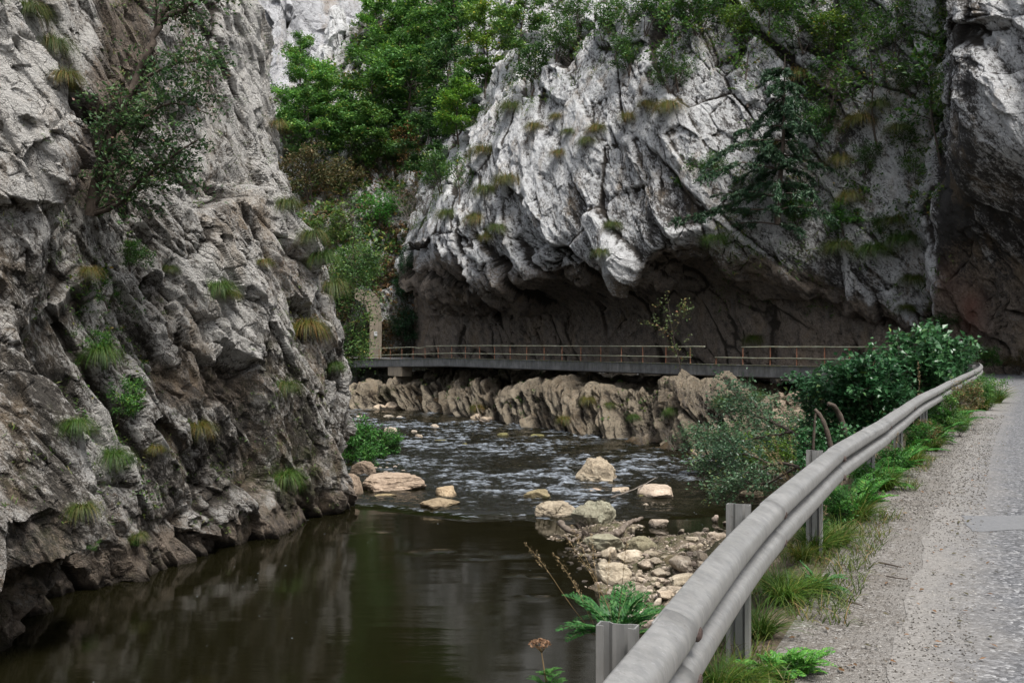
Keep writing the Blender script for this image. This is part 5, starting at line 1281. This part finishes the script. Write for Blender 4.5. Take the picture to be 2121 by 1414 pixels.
gbush(BIG3, 1625, 950, 36, 110, 1.1, 'second grey-green bush nearer the stumps', 3.9, (.85, .95, .75))
gbush(BIG3, 1470, 945, 44, 85, 1.3, 'grey-green bush above the water edge at the slanting rocks', 2.6, (.9, 1, .8))
gbush(SHRUB[1], 1640, 1000, 30, 110, 1.0, 'yellow-green shrub between the alder and the stumps', 1.5, (1.5, 1.4, .7))
gbush(SHRUB[2], 1560, 985, 36, 80, 1.1, 'mossy yellow-green shrub at the foot of the bank', 1.5, (1.5, 1.35, .6))
# long boughs reaching out over the water
free_tree('overhanging_bough', P(1702, 975, 21), [([P(1702, 975, 21), P(1660, 968, 21.5), P(1620, 958, 22.5), P(1560, 975, 23.5), P(1500, 985, 24.5), P(1445, 975, 25)], .045), ([P(1650, 967, 21.7), P(1590, 1000, 22.5), P(1530, 1000, 23.5), P(1470, 1010, 24)], .03), ([P(1600, 962, 23), P(1540, 940, 24), P(1480, 950, 24.5), P(1430, 930, 25)], .03)],
   3600, .085, 44, 'dark leafy bough stretching left over the river just above the water', MID, BARK, spray=.09, twigs=24, tw_len=.7, asp=.65)
free_tree('alder_bough', P(1680, 930, 24), [([P(1680, 935, 24), P(1640, 895, 25), P(1590, 870, 27), P(1530, 850, 29), P(1475, 865, 31)], .05), ([P(1640, 895, 25), P(1580, 905, 26.5), P(1520, 915, 28), P(1450, 905, 30)], .035), ([P(1600, 875, 26.5), P(1560, 835, 28), P(1520, 815, 29)], .03)],
   3400, .10, 46, 'grey-green alder boughs spreading left above the mossy bank', MID, BARK, spray=.14, twigs=22, tw_len=1.0, asp=.65)
# dead stumps
for pts, rad, lab in [([P(1752, 940, 21), P(1748, 890, 21), P(1740, 862, 21), P(1728, 842, 20.9), P(1716, 836, 20.8)], .075, 'dark broken dead stump with a bent top behind the rail'), ([P(1722, 930, 19.5), P(1712, 890, 19.5), P(1700, 862, 19.6), P(1688, 848, 19.7)], .055, 'brown leaning dead stem left of the bent stump'), ([P(1684, 935, 20), P(1687, 880, 20), P(1690, 850, 20)], .03, 'thin upright dead stem beside the leaning one')]:
    mb = MB(); p0 = np.array(pts[0]); fine = herm(np.array(pts) - p0, np.arange(len(pts)).astype(float), np.linspace(0, len(pts) - 1, 14))
    mb.tube(list(fine), [rad * (1 - .4 * i / 13) * (1 + .12 * math.sin(i * 2.1)) for i in range(14)], 9)
    o = mb.build('dead_stump', BARK, smooth=True, label=lab, cat='stump', group='dead stems behind the rail'); o.location = p0
# sapling before the deck and twig tangles on the shelf
free_tree('deck_sapling', P(1412, 800, 57), [([P(1412, 810, 57), P(1408, 760, 57), P(1395, 700, 57), P(1388, 655, 57), P(1382, 612, 57)], .035), ([P(1395, 700, 57), P(1372, 680, 57), P(1352, 668, 57)], .02), ([P(1392, 690, 57), P(1410, 665, 56.6), P(1420, 640, 56.5)], .02)], 420, .17, 55, 'thin sapling with a few reddish leaves in front of the deck railing', mat_leaf('leaf_autumn', [(0, (.05, .09, .03)), (.5, (.10, .14, .04)), (.8, (.22, .15, .06)), (1., (.30, .15, .08))], .5), spray=.12, twigs=12, tw_len=1.0)
for px, py, h, lab in [(1420, 835, 70, 'bare twiggy shrub hanging over the deck edge rocks'), (1330, 925, 60, 'grey tangle of bare twigs at the waterline under the slabs'), (1400, 945, 80, 'wide bare grey shrub at the water edge left of the alder'), (1455, 860, 70, 'dry twiggy shrub on the shelf below the deck')]:
    grow(BARE[px % 2], 'bare_shrub', px, py, h, lab, 'shrub', None, names=('rock_shelf', 'terrain'), pnames=('stems', 'leaves'))
for px, py, h, tint, lab in [(1165, 865, 36, BB, 'reed tuft at the top of the slanting slabs'), (985, 840, 34, BB, 'dry reed tuft on the left part of the shelf'), (1215, 830, 36, BB, 'dry reed tuft beside the slab tops'), (1265, 835, 30, GB, 'green tuft on the slab top'), (1310, 860, 30, GG, 'green tuft in the middle of the slabs'), (1500, 830, 50, GG, 'green grass on the bank below the deck'), (1570, 820, 46, GG, 'green grass under the right deck end'), (1390, 850, 40, GG, 'green spray of grass right of the slabs')]:
    tuft(HANG[rp.randrange(4)], px, py, h * .6, lab, 'grass tufts on the rock shelf', tint, ('rock_shelf', 'terrain'))
# rubble wall of loose stones under the deck end
for k in range(30):
    px, py = rg.uniform(1600, 1690), rg.uniform(800, 930); q = at_px(px, py, ('terrain', 'rock_shelf')); s = rg.uniform(.22, .42)
    o = add_obj('stone', KINDS_[rg.randrange(12)], label='grey-brown stone piled in the rubble slope under the right end of the deck', cat='stone', group='rubble stones under the deck end'); o.location = q; o.scale = (s, s, s); o.rotation_euler = (rg.uniform(0, 3), rg.uniform(0, 3), rg.uniform(0, 6)); o.color = (.6, .57, .52, .35)
# bright herbs on the left gravel bank
HERB = [plant_parts(640 + k, 1500, .085, dict(height=1.0, spread=.5, stems=12, nb=5, nt=3, start=.1, rise=.9, rad=.008, twig=.4, wob=.3), .05, LEAFB, flat=.7, asp=.4, up=.6) for k in range(3)]
for px, py, h, w_, lab in [(725, 965, 95, .8, 'bright green herbs against the foot of the left cliff'), (752, 960, 95, .9, 'tall bright green herbs in the middle of the left bank'), (785, 955, 75, 1.0, 'bright green herbs above the pale stones'), (815, 945, 55, 1.2, 'low round bright green clump at the tip of the left bank'), (765, 975, 65, 1.0, 'low green herbs behind the flat slab')]:
    b = np.array(PW(px, py)); h_ = h * b[1] / F; put(HERB[px % 3], 'herb_clump', b, (h_ * w_, h_ * w_, h_), rp.uniform(0, 6), lab, 'plant', (.95, 1.1, .9), None, ('stems', 'leaves'), group='herbs on the left bank')
# driftwood by the boulders
def log(pts, rad, label, mat=BARKG, name='driftwood'):
    mb = MB(); p0 = np.array(pts[0][0] if isinstance(pts[0][0], tuple) else pts[0]); r = np.random.RandomState(int(rad * 1e4))
    lines = pts if isinstance(pts[0], list) else [pts]
    for li, ln in enumerate(lines):
        A = np.array(ln) - p0; fine = herm(A, np.arange(len(A)).astype(float), np.linspace(0, len(A) - 1, 6 * len(A))); fine += r.normal(0, rad * .18, fine.shape)
        n = len(fine); mb.tube(list(fine), [rad * (1 if li == 0 else .55) * (1 - .5 * i / n) * (1 + .15 * math.sin(i * 1.3)) for i in range(n)], 8)
    o = mb.build(name, mat, smooth=True, label=label, cat='driftwood'); o.location = p0; return o
DRIFT = simple('driftwood', [(.3, (.075, .06, .046)), (.55, (.15, .12, .095)), (.75, (.27, .235, .20))], 6, .9, .8)
zb = WZ + .25
log([[PW(1258, 1112, zb), PW(1282, 1102, zb + .15), PW(1300, 1084, zb + .2), PW(1330, 1072, zb + .3)]], .11, 'curved pale driftwood log pointing right beside the grey-green boulder', DRIFT)
log([[PW(1160, 1082, zb + .2), PW(1178, 1098, zb + .1), PW(1205, 1104, zb), PW(1240, 1108, zb), PW(1268, 1104, zb)], [PW(1205, 1106, zb), PW(1185, 1118, zb), PW(1172, 1112, zb)], [PW(1225, 1106, zb), PW(1215, 1130, zb), PW(1196, 1124, zb)]], .10, 'branching driftwood lying between the wedge boulder and the gravel bar', DRIFT)
tm, lm = plant_parts(655, 30, .04, dict(height=1.0, spread=.9, stems=9, nb=6, nt=4, start=.1, rise=.2, rad=.02, twig=.5, wob=.7), .1, LEAFR, BARK)
b = PW(1222, 1122, WZ + .1); place('root_tangle', (tm,), b, .9, .3, 'dark tangle of roots caught under the driftwood', 'driftwood', names=('roots',))
log([[PW(1265, 1030, WZ + .2), PW(1310, 1014, WZ + .45), PW(1362, 988, WZ + .5)]], .035, 'thin bare branch lying over the rocks by the smooth pale boulder', BARKG, 'dead_branch')
log([[PW(985, 862, WZ + .7), PW(998, 872, WZ + .35), PW(1020, 868, WZ + .5)], [PW(998, 872, WZ + .3), PW(990, 850, WZ + 1), PW(986, 838, WZ + 1.3)]], .08, 'grey driftwood snagged on the stones by the shelf cave', DRIFT)

# ---- verge along the rail
def vp(s, w, z=0.0):
    p, t, sd = g_at(s); return np.array([p[0] + sd[0] * w, p[1] + sd[1] * w, z])
FERN = []
def fern_mesh(seed, n=9, L=1.0, pair=9, pw=.22, mat=None):
    """rosette of feathered leaves: each frond a rib with lobed leaflets"""
    r = np.random.RandomState(seed); C = []; D = []; S = []; ribs = []
    for k in range(n):
        a = k * 2.4 + r.uniform(-.3, .3); d = np.array([math.cos(a), math.sin(a), r.uniform(.3, 2.4)]); d /= np.linalg.norm(d)
        rb = np.array(bend((0, 0, 0), d, L * r.uniform(.45, 1.15), 17, r, .22, -1.0)); ribs.append((list(rb), [.009 * L * (1 - .05 * i) for i in range(18)]))
        for i in range(2, 18):
            t = nrm(rb[i] - rb[i - 1]); sdv = nrm(np.cross(t, [0, 0, 1.])); w = pw * L * math.sin(min(1, (i - .5) / 17.5) * math.pi * .85 + .25)
            for sgn in (-1, 1):
                ax = nrm(sdv * sgn + t * .55 + np.array([0, 0, .08]))
                for j, (f, l) in enumerate(((.35, .7), (.75, .55))):
                    C.append(rb[i] + ax * w * f); D.append(ax + t * (.5 * j)); S.append(w * l)
                    C.append(rb[i] + ax * w * f + t * w * .16); D.append(ax + t * 1.1); S.append(w * l * .75)
        C.append(rb[-1]); D.append(nrm(rb[-1] - rb[-2])); S.append(pw * L * .6)
    C = np.array(C); D = np.array(D); S = np.array(S)
    rr = np.random.RandomState(seed + 1); rr2 = rr
    N = len(C); a = nrm(D); up = nrm(rr.normal(0, .38, (N, 3)) + np.array([0, 0, 1.])); b = nrm(np.cross(up, a)); s = S[:, None]
    V = np.stack([C - a * s * .5, C + b * s * .22, C + a * s * .55, C - b * s * .22], 1).reshape(-1, 3); i = np.arange(N) * 4
    lm = mesh_np('fronds', V, np.stack([i, i + 1, i + 2, i + 3], 1), dict(var=np.repeat(np.clip(rr.normal(.5, .2, N), 0, 1), 4))); lm.materials.append(mat or LEAFB)
    tm = tubes_mesh('stems', ribs, sides=(5, 4, 4)); tm.materials.append(GRASSSTEM); return tm, lm
GRASSSTEM = simple('green_stem', [(.3, (.05, .09, .025)), (.7, (.10, .14, .05))], 8)
TAN = [fern_mesh(700 + k, 15 + 4 * k, pw=.19, mat=m_) for k, m_ in enumerate((LEAFB, LEAFB, LEAFD))]
def seed_stalks(seed, n, L, lean=(0, 0), spread=.5, head=.2, hw=.012):
    """thin straw stems with drooping feathery heads"""
    r = np.random.RandomState(seed); tubes = []; heads = []
    for k in range(n):
        d = nrm(np.array([lean[0] + r.normal(0, spread), lean[1] + r.normal(0, spread), 1.6])); l = L * r.uniform(.6, 1.1)
        st = np.array(bend((r.normal(0, .03), r.normal(0, .03), 0), d, l, 10, r, .08, -.35)); tubes.append((list(st), [.0022 * min(1, L * 1.6) * (1 - .06 * i) for i in range(11)]))
        m = 70; f = 10 - r.uniform(0, head * 10, m) ; i = np.minimum(f.astype(int), 9); q = st[i] + (st[i + 1] - st[i]) * (f - i)[:, None]; env = np.sin(np.clip((10 - f) / (head * 10), 0, 1) * 2.6 + .3)[:, None]
        lm = leaf_mesh('seed_head', q + r.normal(0, hw, (m, 3)) * env, .024 * min(1, L), r, .5, .28, .2, None, 0, nrm(st[i + 1] - st[i]) + r.normal(0, .35, (m, 3))); lm.materials.append(STRAW); heads.append(lm)
    tm = tubes_mesh('stalks', tubes, sides=(4, 4, 3)); tm.materials.append(STRAW); return [tm] + heads
def vlabel(s): return s
# plants behind the rail at the nearest post
b = np.array(P(1275, 1322, 3.15)); put(TAN[1], 'feathery_plant', b, (.22, .22, .20), .4, 'feathery green plant behind the nearest steel post', 'plant', (.65, .85, .95), None, ('stems', 'fronds'))
put(TAN[0], 'feathery_plant', b + np.array([.06, .10, -.02]), (.18, .18, .17), 2.4, 'small feathery plant squeezed against the rail by the nearest post', 'plant', (.7, .9, .9), None, ('stems', 'fronds'))
put(seed_stalks(720, 9, .36, (-.55, .1), .45, .34, .006), 'dry_grass_stalks', b + np.array([.0, .05, .0]), 1, 0, 'straw-coloured grass heads leaning left behind the nearest post', 'grass', pn=['stalks'] + ['seed_head'] * 12)
b = np.array(P(1132, 1440, 3.0)); 
st = seed_stalks(721, 1, .16, (-.12, 0), .02, .01); r = np.random.RandomState(5)
a = r.uniform(0, 6.28, 260); rr_ = np.sqrt(r.uniform(0, 1, 260)) * .034; hd = np.stack([np.cos(a) * rr_, np.sin(a) * rr_, .012 * (1 - (rr_ / .034) ** 2) + r.normal(0, .002, 260)], 1) + np.array([-.02, 0, .155])
hm = leaf_mesh('flower_head', hd, .009, r, 1.2, .8, .2); hm.materials.append(mat_leaf('dry_flower', [(0, (.10, .055, .03)), (.5, (.20, .11, .06)), (1., (.30, .19, .11))], .8))
ym = MB(); ym.tube([(0.01, 0, -.1), (.006, 0, 0), (-.006, 0, .07), (-.018, 0, .15)], [.003, .0028, .0024, .002], 6)
for k in range(9):
    aa = k * .7; ym.tube([(-.014, 0, .13), (-.02 + .022 * math.cos(aa), .022 * math.sin(aa), .156)], [.0012, .001], 4)
e = empty('yarrow_flower', tuple(b), 'dry brown flat-headed flower on a leafy stem left of the nearest post', 'flower')
ym.build('stem', STRAW, e, smooth=True); add_obj('flower_head', hm, None, e).color = (1, 1, 1, 1)
for z_, sc in ((.02, .10), (.06, .07), (-.03, .10)):
    t_, l_ = TAN[0]; o = add_obj('leaf', l_, None, e); o.scale = (sc * .7, sc * .7, sc * .6); o.location = (.004, 0, z_); o.rotation_euler = (0, 0, z_ * 90); o.color = (1, 1.1, 1, 1)
# verge: grass clumps and weeds from near to far: (px, py of the foot, height px, kind)
def on_ground(px, py): return np.array(PW(px, py, 0.0))
for px, py, h, k, tint, lab in [
 (1490, 1440, 130, 'g', (.9, 1.05, .8), 'tall green grass clump at the bottom edge beside the rail'), (1545, 1432, 90, 'g', (1.0, 1.1, .8), 'green grass clump just right of the bottom rail'), (1440, 1425, 90, 'g', (1.1, 1.0, .7), 'yellowing grass clump under the lower beam at the bottom'),
 (1575, 1320, 100, 'g', (.55, .75, .6), 'dark fine grass clump below the drain of bare concrete'), (1530, 1300, 80, 'g', (.6, .75, .6), 'dark grass clump tucked under the rail'), (1625, 1250, 120, 'g', (.9, 1.1, .75), 'big arching grass clump on the gravel edge'), (1600, 1225, 90, 'g', (.8, .95, .7), 'arching grass clump behind the big one'), (1670, 1230, 70, 'g', (1.0, 1.1, .7), 'small grass clump with broad leaves on the gravel'),
 (1690, 1145, 90, 'g', (.85, 1.0, .75), 'grass clump at the second post shadow'), (1735, 1130, 85, 'g', (.7, .85, .65), 'grass clump where the verge narrows'), (1660, 1160, 60, 'g', (1.2, 1.0, .7), 'browning grass clump under the third beam'), (1775, 1080, 80, 'g', (.7, .9, .6), 'grass clump in front of the feathery weeds'), (1830, 1015, 75, 'g', (.7, .9, .6), 'grass clump in the middle of the weedy verge'), (1890, 965, 60, 'g', (.8, .95, .6), 'grass clump farther along the weedy verge'), (1930, 935, 55, 'g', (.8, .95, .6), 'grass clump near the far verge'), (1990, 880, 50, 'g', (.8, .95, .6), 'grass clump on the far verge'), (2035, 850, 50, 'g', (.8, .95, .65), 'grass clump close to the bend'), (2062, 835, 46, 'g', (.9, 1.0, .65), 'last grass clump before the bend')]:
    b = on_ground(px, py); s = h * b[1] / F; o = add_obj('grass_clump', NEAR[rp.randrange(4)], label=lab, cat='grass', group='grass clumps along the road verge'); o.location = b; k_ = rp.uniform(.8, 1.15); o.scale = (s * 1.25 * k_, s * 1.25 * k_, s * .95 * k_); o.rotation_euler = (0, 0, rp.uniform(0, 6.28)); o.color = (.85 * tint[0] + .12, .90 * tint[1], .75 * tint[2], 1)
for px, py, h, k, tint, lab in [
 (1605, 1405, 100, 0, (1.4, 1.45, 1.1), 'bright feathery tansy leaves at the bottom of the verge'), (1660, 1400, 80, 1, (1.4, 1.45, 1.1), 'small feathery tansy on the gravel at the bottom'), (1770, 1070, 100, 1, (.9, 1.1, .9), 'feathery green weed in front of the third post'), (1740, 1060, 80, 0, (.9, 1.1, .9), 'feathery weed close under the lower beam'), (1815, 1010, 80, 0, (.9, 1.1, .8), 'feathery weed at the middle of the verge'), (1855, 985, 80, 1, (.8, 1.05, .8), 'dense feathery weed on the verge edge'), (1880, 945, 70, 0, (.8, 1.05, .8), 'feathery weed below the fourth joint'), (1930, 920, 70, 1, (.7, .9, .7), 'dark feathery weed farther along'), (1965, 890, 70, 0, (.7, .9, .7), 'dark feathery weed near the far beams'), (1695, 1225, 60, 2, (1.1, 1.2, .8), 'broad-leaved weed lying on the gravel')]:
    b = on_ground(px, py); s = h * b[1] / F; put(TAN[k], 'verge_weed', b, (s * 1.15, s * 1.15, s * 1.1), rp.uniform(0, 6), lab, 'plant', tuple(1.3 * q for q in tint), None, ('stems', 'fronds'), group='feathery weeds on the verge')
for px, py, h, k, tint, lab in [(1745, 1100, 75, 'leafy', (.8, 1.0, .7), 'low leafy weed at the edge of the verge below the third post'), (1800, 1040, 80, 'leafy', (.85, 1.05, .7), 'leafy green weed filling the verge between feathery ones'), (1845, 1000, 70, 'leafy', (.75, .95, .65), 'leafy weed leaning on the lower beam'), (1900, 945, 65, 'leafy', (.8, 1.0, .7), 'bushy weed in the farther verge'), (1690, 1130, 60, 'leafy', (.8, 1.0, .7), 'small leafy weed at the foot of the third post')]:
    b = on_ground(px, py); s = h * b[1] / F; put(HERB[px % 3], 'leafy_weed', b, (s * 1.3, s * 1.3, s * 1.1), rp.uniform(0, 6), lab, 'plant', tint, None, ('stems', 'leaves'), group='leafy weeds on the verge')
for px, py, h, mat, tint, lab in [(1960, 890, 75, None, (.75, .9, .65), 'leafy weed under the far beams'), (2000, 870, 75, LEAFR, (.8, .9, .7), 'brownish weed thicket near the bend'), (2030, 850, 65, None, (.7, .9, .7), 'green weed thicket at the bend'), (2055, 835, 60, None, (.8, 1.0, .7), 'green weed thicket at the end of the verge'), (1925, 935, 60, LEAFR, (.9, .9, .7), 'brownish dry weed beside the verge path'), (1985, 905, 45, None, (.75, .9, .65), 'low weed on the gravel edge'), (2060, 770, 45, None, (.5, .65, .5), 'dark bush at the rock foot across the bend'), (2000, 762, 45, LEAFR, (.6, .7, .55), 'brown-green bush behind the end of the rail'), (2110, 775, 45, LEAFR, (.6, .6, .5), 'brown bush at the right edge across the bend'), (2030, 765, 50, None, (.55, .7, .5), 'green bush at the foot of the reddish rock')]:
    if py < 790: b = np.array(P(px, py, 47))
    else: b = on_ground(px, py)
    s = h * b[1] / F; put(SHRUB[px % 4], 'weed_thicket', b, (s * 1.1, s * 1.1, s * 1.1), rp.uniform(0, 6), lab, 'plant', tuple(1.3 * q for q in tint), mat, group='weeds at the bend')
# tall dry stalks in front of the beams
for px, py, h, lab in [(1700, 1150, 170, 'thin dry stalk standing in front of the beams'), (1840, 1010, 150, 'thin dry stalk before the farther beams'), (1765, 1085, 150, 'green stalk crossing the upper beam'), (1905, 900, 140, 'pair of dry stalks by the far weeds')]:
    b = on_ground(px, py); s = h * b[1] / F; put(seed_stalks(int(px), 3, 1.0, (0, 0), .12, .3, .012), 'dry_grass_stalks', b, (s, s, s), 0, lab, 'grass', pn=['stalks'] + ['seed_head'] * 12, group='dry stalks on the verge')
b = np.array(P(1640, 1010, 12)); put(seed_stalks(777, 8, 1.0, (-.9, 0), .4, .35, .02), 'dry_grass_stalks', b, .75, 0, 'straw grass heads leaning left behind the second post', 'grass', pn=['stalks'] + ['seed_head'] * 12)
# fine verge grass, gravel and litter: nobody could count them
def strip_scatter(n, s0, s1, w0, w1, seed):
    r = np.random.RandomState(seed); s = s0 + (s1 - s0) * r.uniform(0, 1, n) ** 1.6; w = r.uniform(w0, w1, n); out = []
    p = np.stack([np.interp(s, GL, GP[:, 0]), np.interp(s, GL, GP[:, 1])], 1); q = np.stack([np.interp(s + .1, GL, GP[:, 0]), np.interp(s + .1, GL, GP[:, 1])], 1); t = nrm(q - p); sd = np.stack([t[:, 1], -t[:, 0]], 1)
    return p + sd * w[:, None], s, r
A, s_, r = strip_scatter(15000, sY(2.6), sY(40), -.35, .34, 5)
keep = fbm(np.stack([A[:, 0] * 1.3, A[:, 1] * 1.3, 0 * s_], 1).astype(f32), 3) > -.05; A = A[keep]; n = len(A)
V, Q, var = blades(r, n, .16, .0, 1.6, .006, 4, 1.0, .8); V = (V.reshape(n, -1, 3) + np.concatenate([A, np.zeros((n, 1))], 1)[:, None]).reshape(-1, 3)
me = mesh_np('verge_grass', V, Q, dict(var=var)); me.materials.append(GRASS); add_obj('verge_grass', me, kind='stuff', label='short thin grass along the foot of the guard rail').color = (.95, .75, .75, 1)
A, s_, r = strip_scatter(12000, sY(3.4), sY(22), .12, 1.0, 6); n = len(A); s = r.uniform(.003, .008, n) * (1 + .6 * (s_ > sY(9)))
IV, IQ = ICO[2]; sub = IV[:12]; 
bmv = bmesh.new(); bmesh.ops.create_icosphere(bmv, subdivisions=1, radius=1); IV = np.array([v.co[:] for v in bmv.verts]); IQ = np.array([[v.index for v in f.verts] for f in bmv.faces]); bmv.free()
jit = r.uniform(.6, 1.25, (n, len(IV), 1)); ang = r.uniform(0, 6.28, n); ca, sa = np.cos(ang)[:, None], np.sin(ang)[:, None]
B = IV[None] * jit * np.array([1, .75, .55]); B = np.stack([B[..., 0] * ca - B[..., 1] * sa, B[..., 0] * sa + B[..., 1] * ca, B[..., 2]], -1) * s[:, None, None] + np.concatenate([A, (s * .25 + .012)[:, None]], 1)[:, None]
me = mesh_np('gravel', B.reshape(-1, 3), (IQ[None] + (np.arange(n) * len(IV))[:, None, None]).reshape(-1, 3), dict(var=np.repeat(r.uniform(0, 1, n), len(IV))))
PEB = mat_leaf('pebbles', [(0, (.06, .053, .045)), (.6, (.14, .128, .115)), (1., (.30, .285, .26))], .9, 0.0); me.materials.append(PEB); add_obj('gravel', me, kind='stuff', label='loose pale gravel on the road shoulder').color = (1, 1, 1, 1)
Vt = SURF['terrain']; xx, yy = proj(Vt); cand = Vt[(Vt[:, 2] > WZ - .06) & (Vt[:, 2] < WZ + 1.0) & (Vt[:, 1] > 18) & (Vt[:, 1] < 40) & (Vt[:, 0] < 11)]
n = 7000; A = cand[r.randint(0, len(cand), n)].astype(float) + r.normal(0, .06, (n, 3)) * np.array([1, 1, .1]); s = .018 + .06 * r.rand(n) ** 3; ang = r.uniform(0, 6.28, n); ca, sa = np.cos(ang)[:, None], np.sin(ang)[:, None]; jit = r.uniform(.6, 1.25, (n, len(IV), 1))
B = IV[None] * jit * np.array([1, .75, .6]); B = np.stack([B[..., 0] * ca - B[..., 1] * sa, B[..., 0] * sa + B[..., 1] * ca, B[..., 2]], -1) * s[:, None, None] + A[:, None]
me = mesh_np('bar_gravel', B.reshape(-1, 3), (IQ[None] + (np.arange(n) * len(IV))[:, None, None]).reshape(-1, 3), dict(var=np.repeat(r.uniform(0, 1, n), len(IV)))); me.materials.append(mat_leaf('bar_pebbles', [(0, (.09, .075, .055)), (.5, (.22, .18, .14)), (1., (.38, .32, .26))], .8, 0.0)); add_obj('bar_gravel', me, kind='stuff', label='pebbles and grit between the stones of the gravel bar').color = (1, 1, 1, 1)
A, s_, r = strip_scatter(420, sY(3.4), sY(25), .1, 1.2, 8); me = leaf_mesh('leaf_litter', np.concatenate([A, np.full((len(A), 1), .026)], 1), .04, r, 3.0, .5, .3); me.materials.append(LEAFR); add_obj('leaf_litter', me, kind='stuff', label='scattered brown leaves and bits on the shoulder').color = (.8, .7, .6, 1)
for pts, rad, lab in [([(1728, 1236), (1752, 1243), (1786, 1253)], .006, 'dark broken stick on the gravel shoulder'), ([(1820, 1164), (1840, 1168), (1868, 1174)], .006, 'dark short stick farther up the gravel shoulder'), ([(1660, 1343), (1685, 1346), (1710, 1350)], .003, 'thin straw-coloured twig on the near gravel'), ([(1835, 1192), (1856, 1196), (1880, 1199)], .004, 'thin dark twig below the short stick')]:
    P3 = [np.array(PW(*p, .028)) for p in pts]; mb = MB(); mb.tube([p - P3[0] for p in P3], [rad, rad * 1.1, rad * .6], 6); o = mb.build('stick', BARK, label=lab, cat='stick'); o.location = P3[0]
# ------------------------------------------------------------------ camera and light
cam = bpy.data.cameras.new('camera'); co = bpy.data.objects.new('camera', cam); COL.objects.link(co)
cam.lens = 36 * F / 2121; cam.sensor_width = 36; cam.clip_end = 2000; cam.clip_start = .05
co.location = (0, 0, EYE); co.rotation_euler = (math.radians(90), 0, 0)
SC.camera = co
w = bpy.data.worlds.new('World'); SC.world = w; w.use_nodes = True
nt = w.node_tree; bg = nt.nodes['Background']
sky = nt.nodes.new('ShaderNodeTexSky'); sky.sky_type = 'NISHITA'; sky.sun_disc = False
SUN_EL, SUN_AZ = math.radians(62), math.radians(150)     # azimuth from +Y towards +X
sky.sun_elevation = SUN_EL; sky.sun_rotation = SUN_AZ; sky.air_density = 1.0; sky.dust_density = 3.0; sky.ozone_density = 1.0
hs = nt.nodes.new('ShaderNodeHueSaturation'); hs.inputs['Saturation'].default_value = .35
nt.links.new(sky.outputs[0], hs.inputs['Color']); nt.links.new(hs.outputs[0], bg.inputs['Color']); bg.inputs['Strength'].default_value = .105
sl = bpy.data.lights.new('sun', 'SUN'); so = bpy.data.objects.new('sun', sl); COL.objects.link(so)
sl.energy = 2.1; sl.angle = math.radians(20); sl.color = (1, .97, .93)
from mathutils import Vector
dv = Vector((math.sin(SUN_AZ) * math.cos(SUN_EL), math.cos(SUN_AZ) * math.cos(SUN_EL), math.sin(SUN_EL)))
so.rotation_euler = dv.to_track_quat('Z', 'Y').to_euler()
SC.view_settings.view_transform = 'Standard'; SC.view_settings.look = 'None'; SC.view_settings.exposure = 1.32; SC.view_settings.gamma = 1
SC.render.engine = 'CYCLES'; SC.cycles.use_denoising = True
SC.cycles.max_bounces = 6; SC.cycles.diffuse_bounces = 3; SC.cycles.glossy_bounces = 2; SC.cycles.transmission_bounces = 2; SC.cycles.transparent_max_bounces = 4
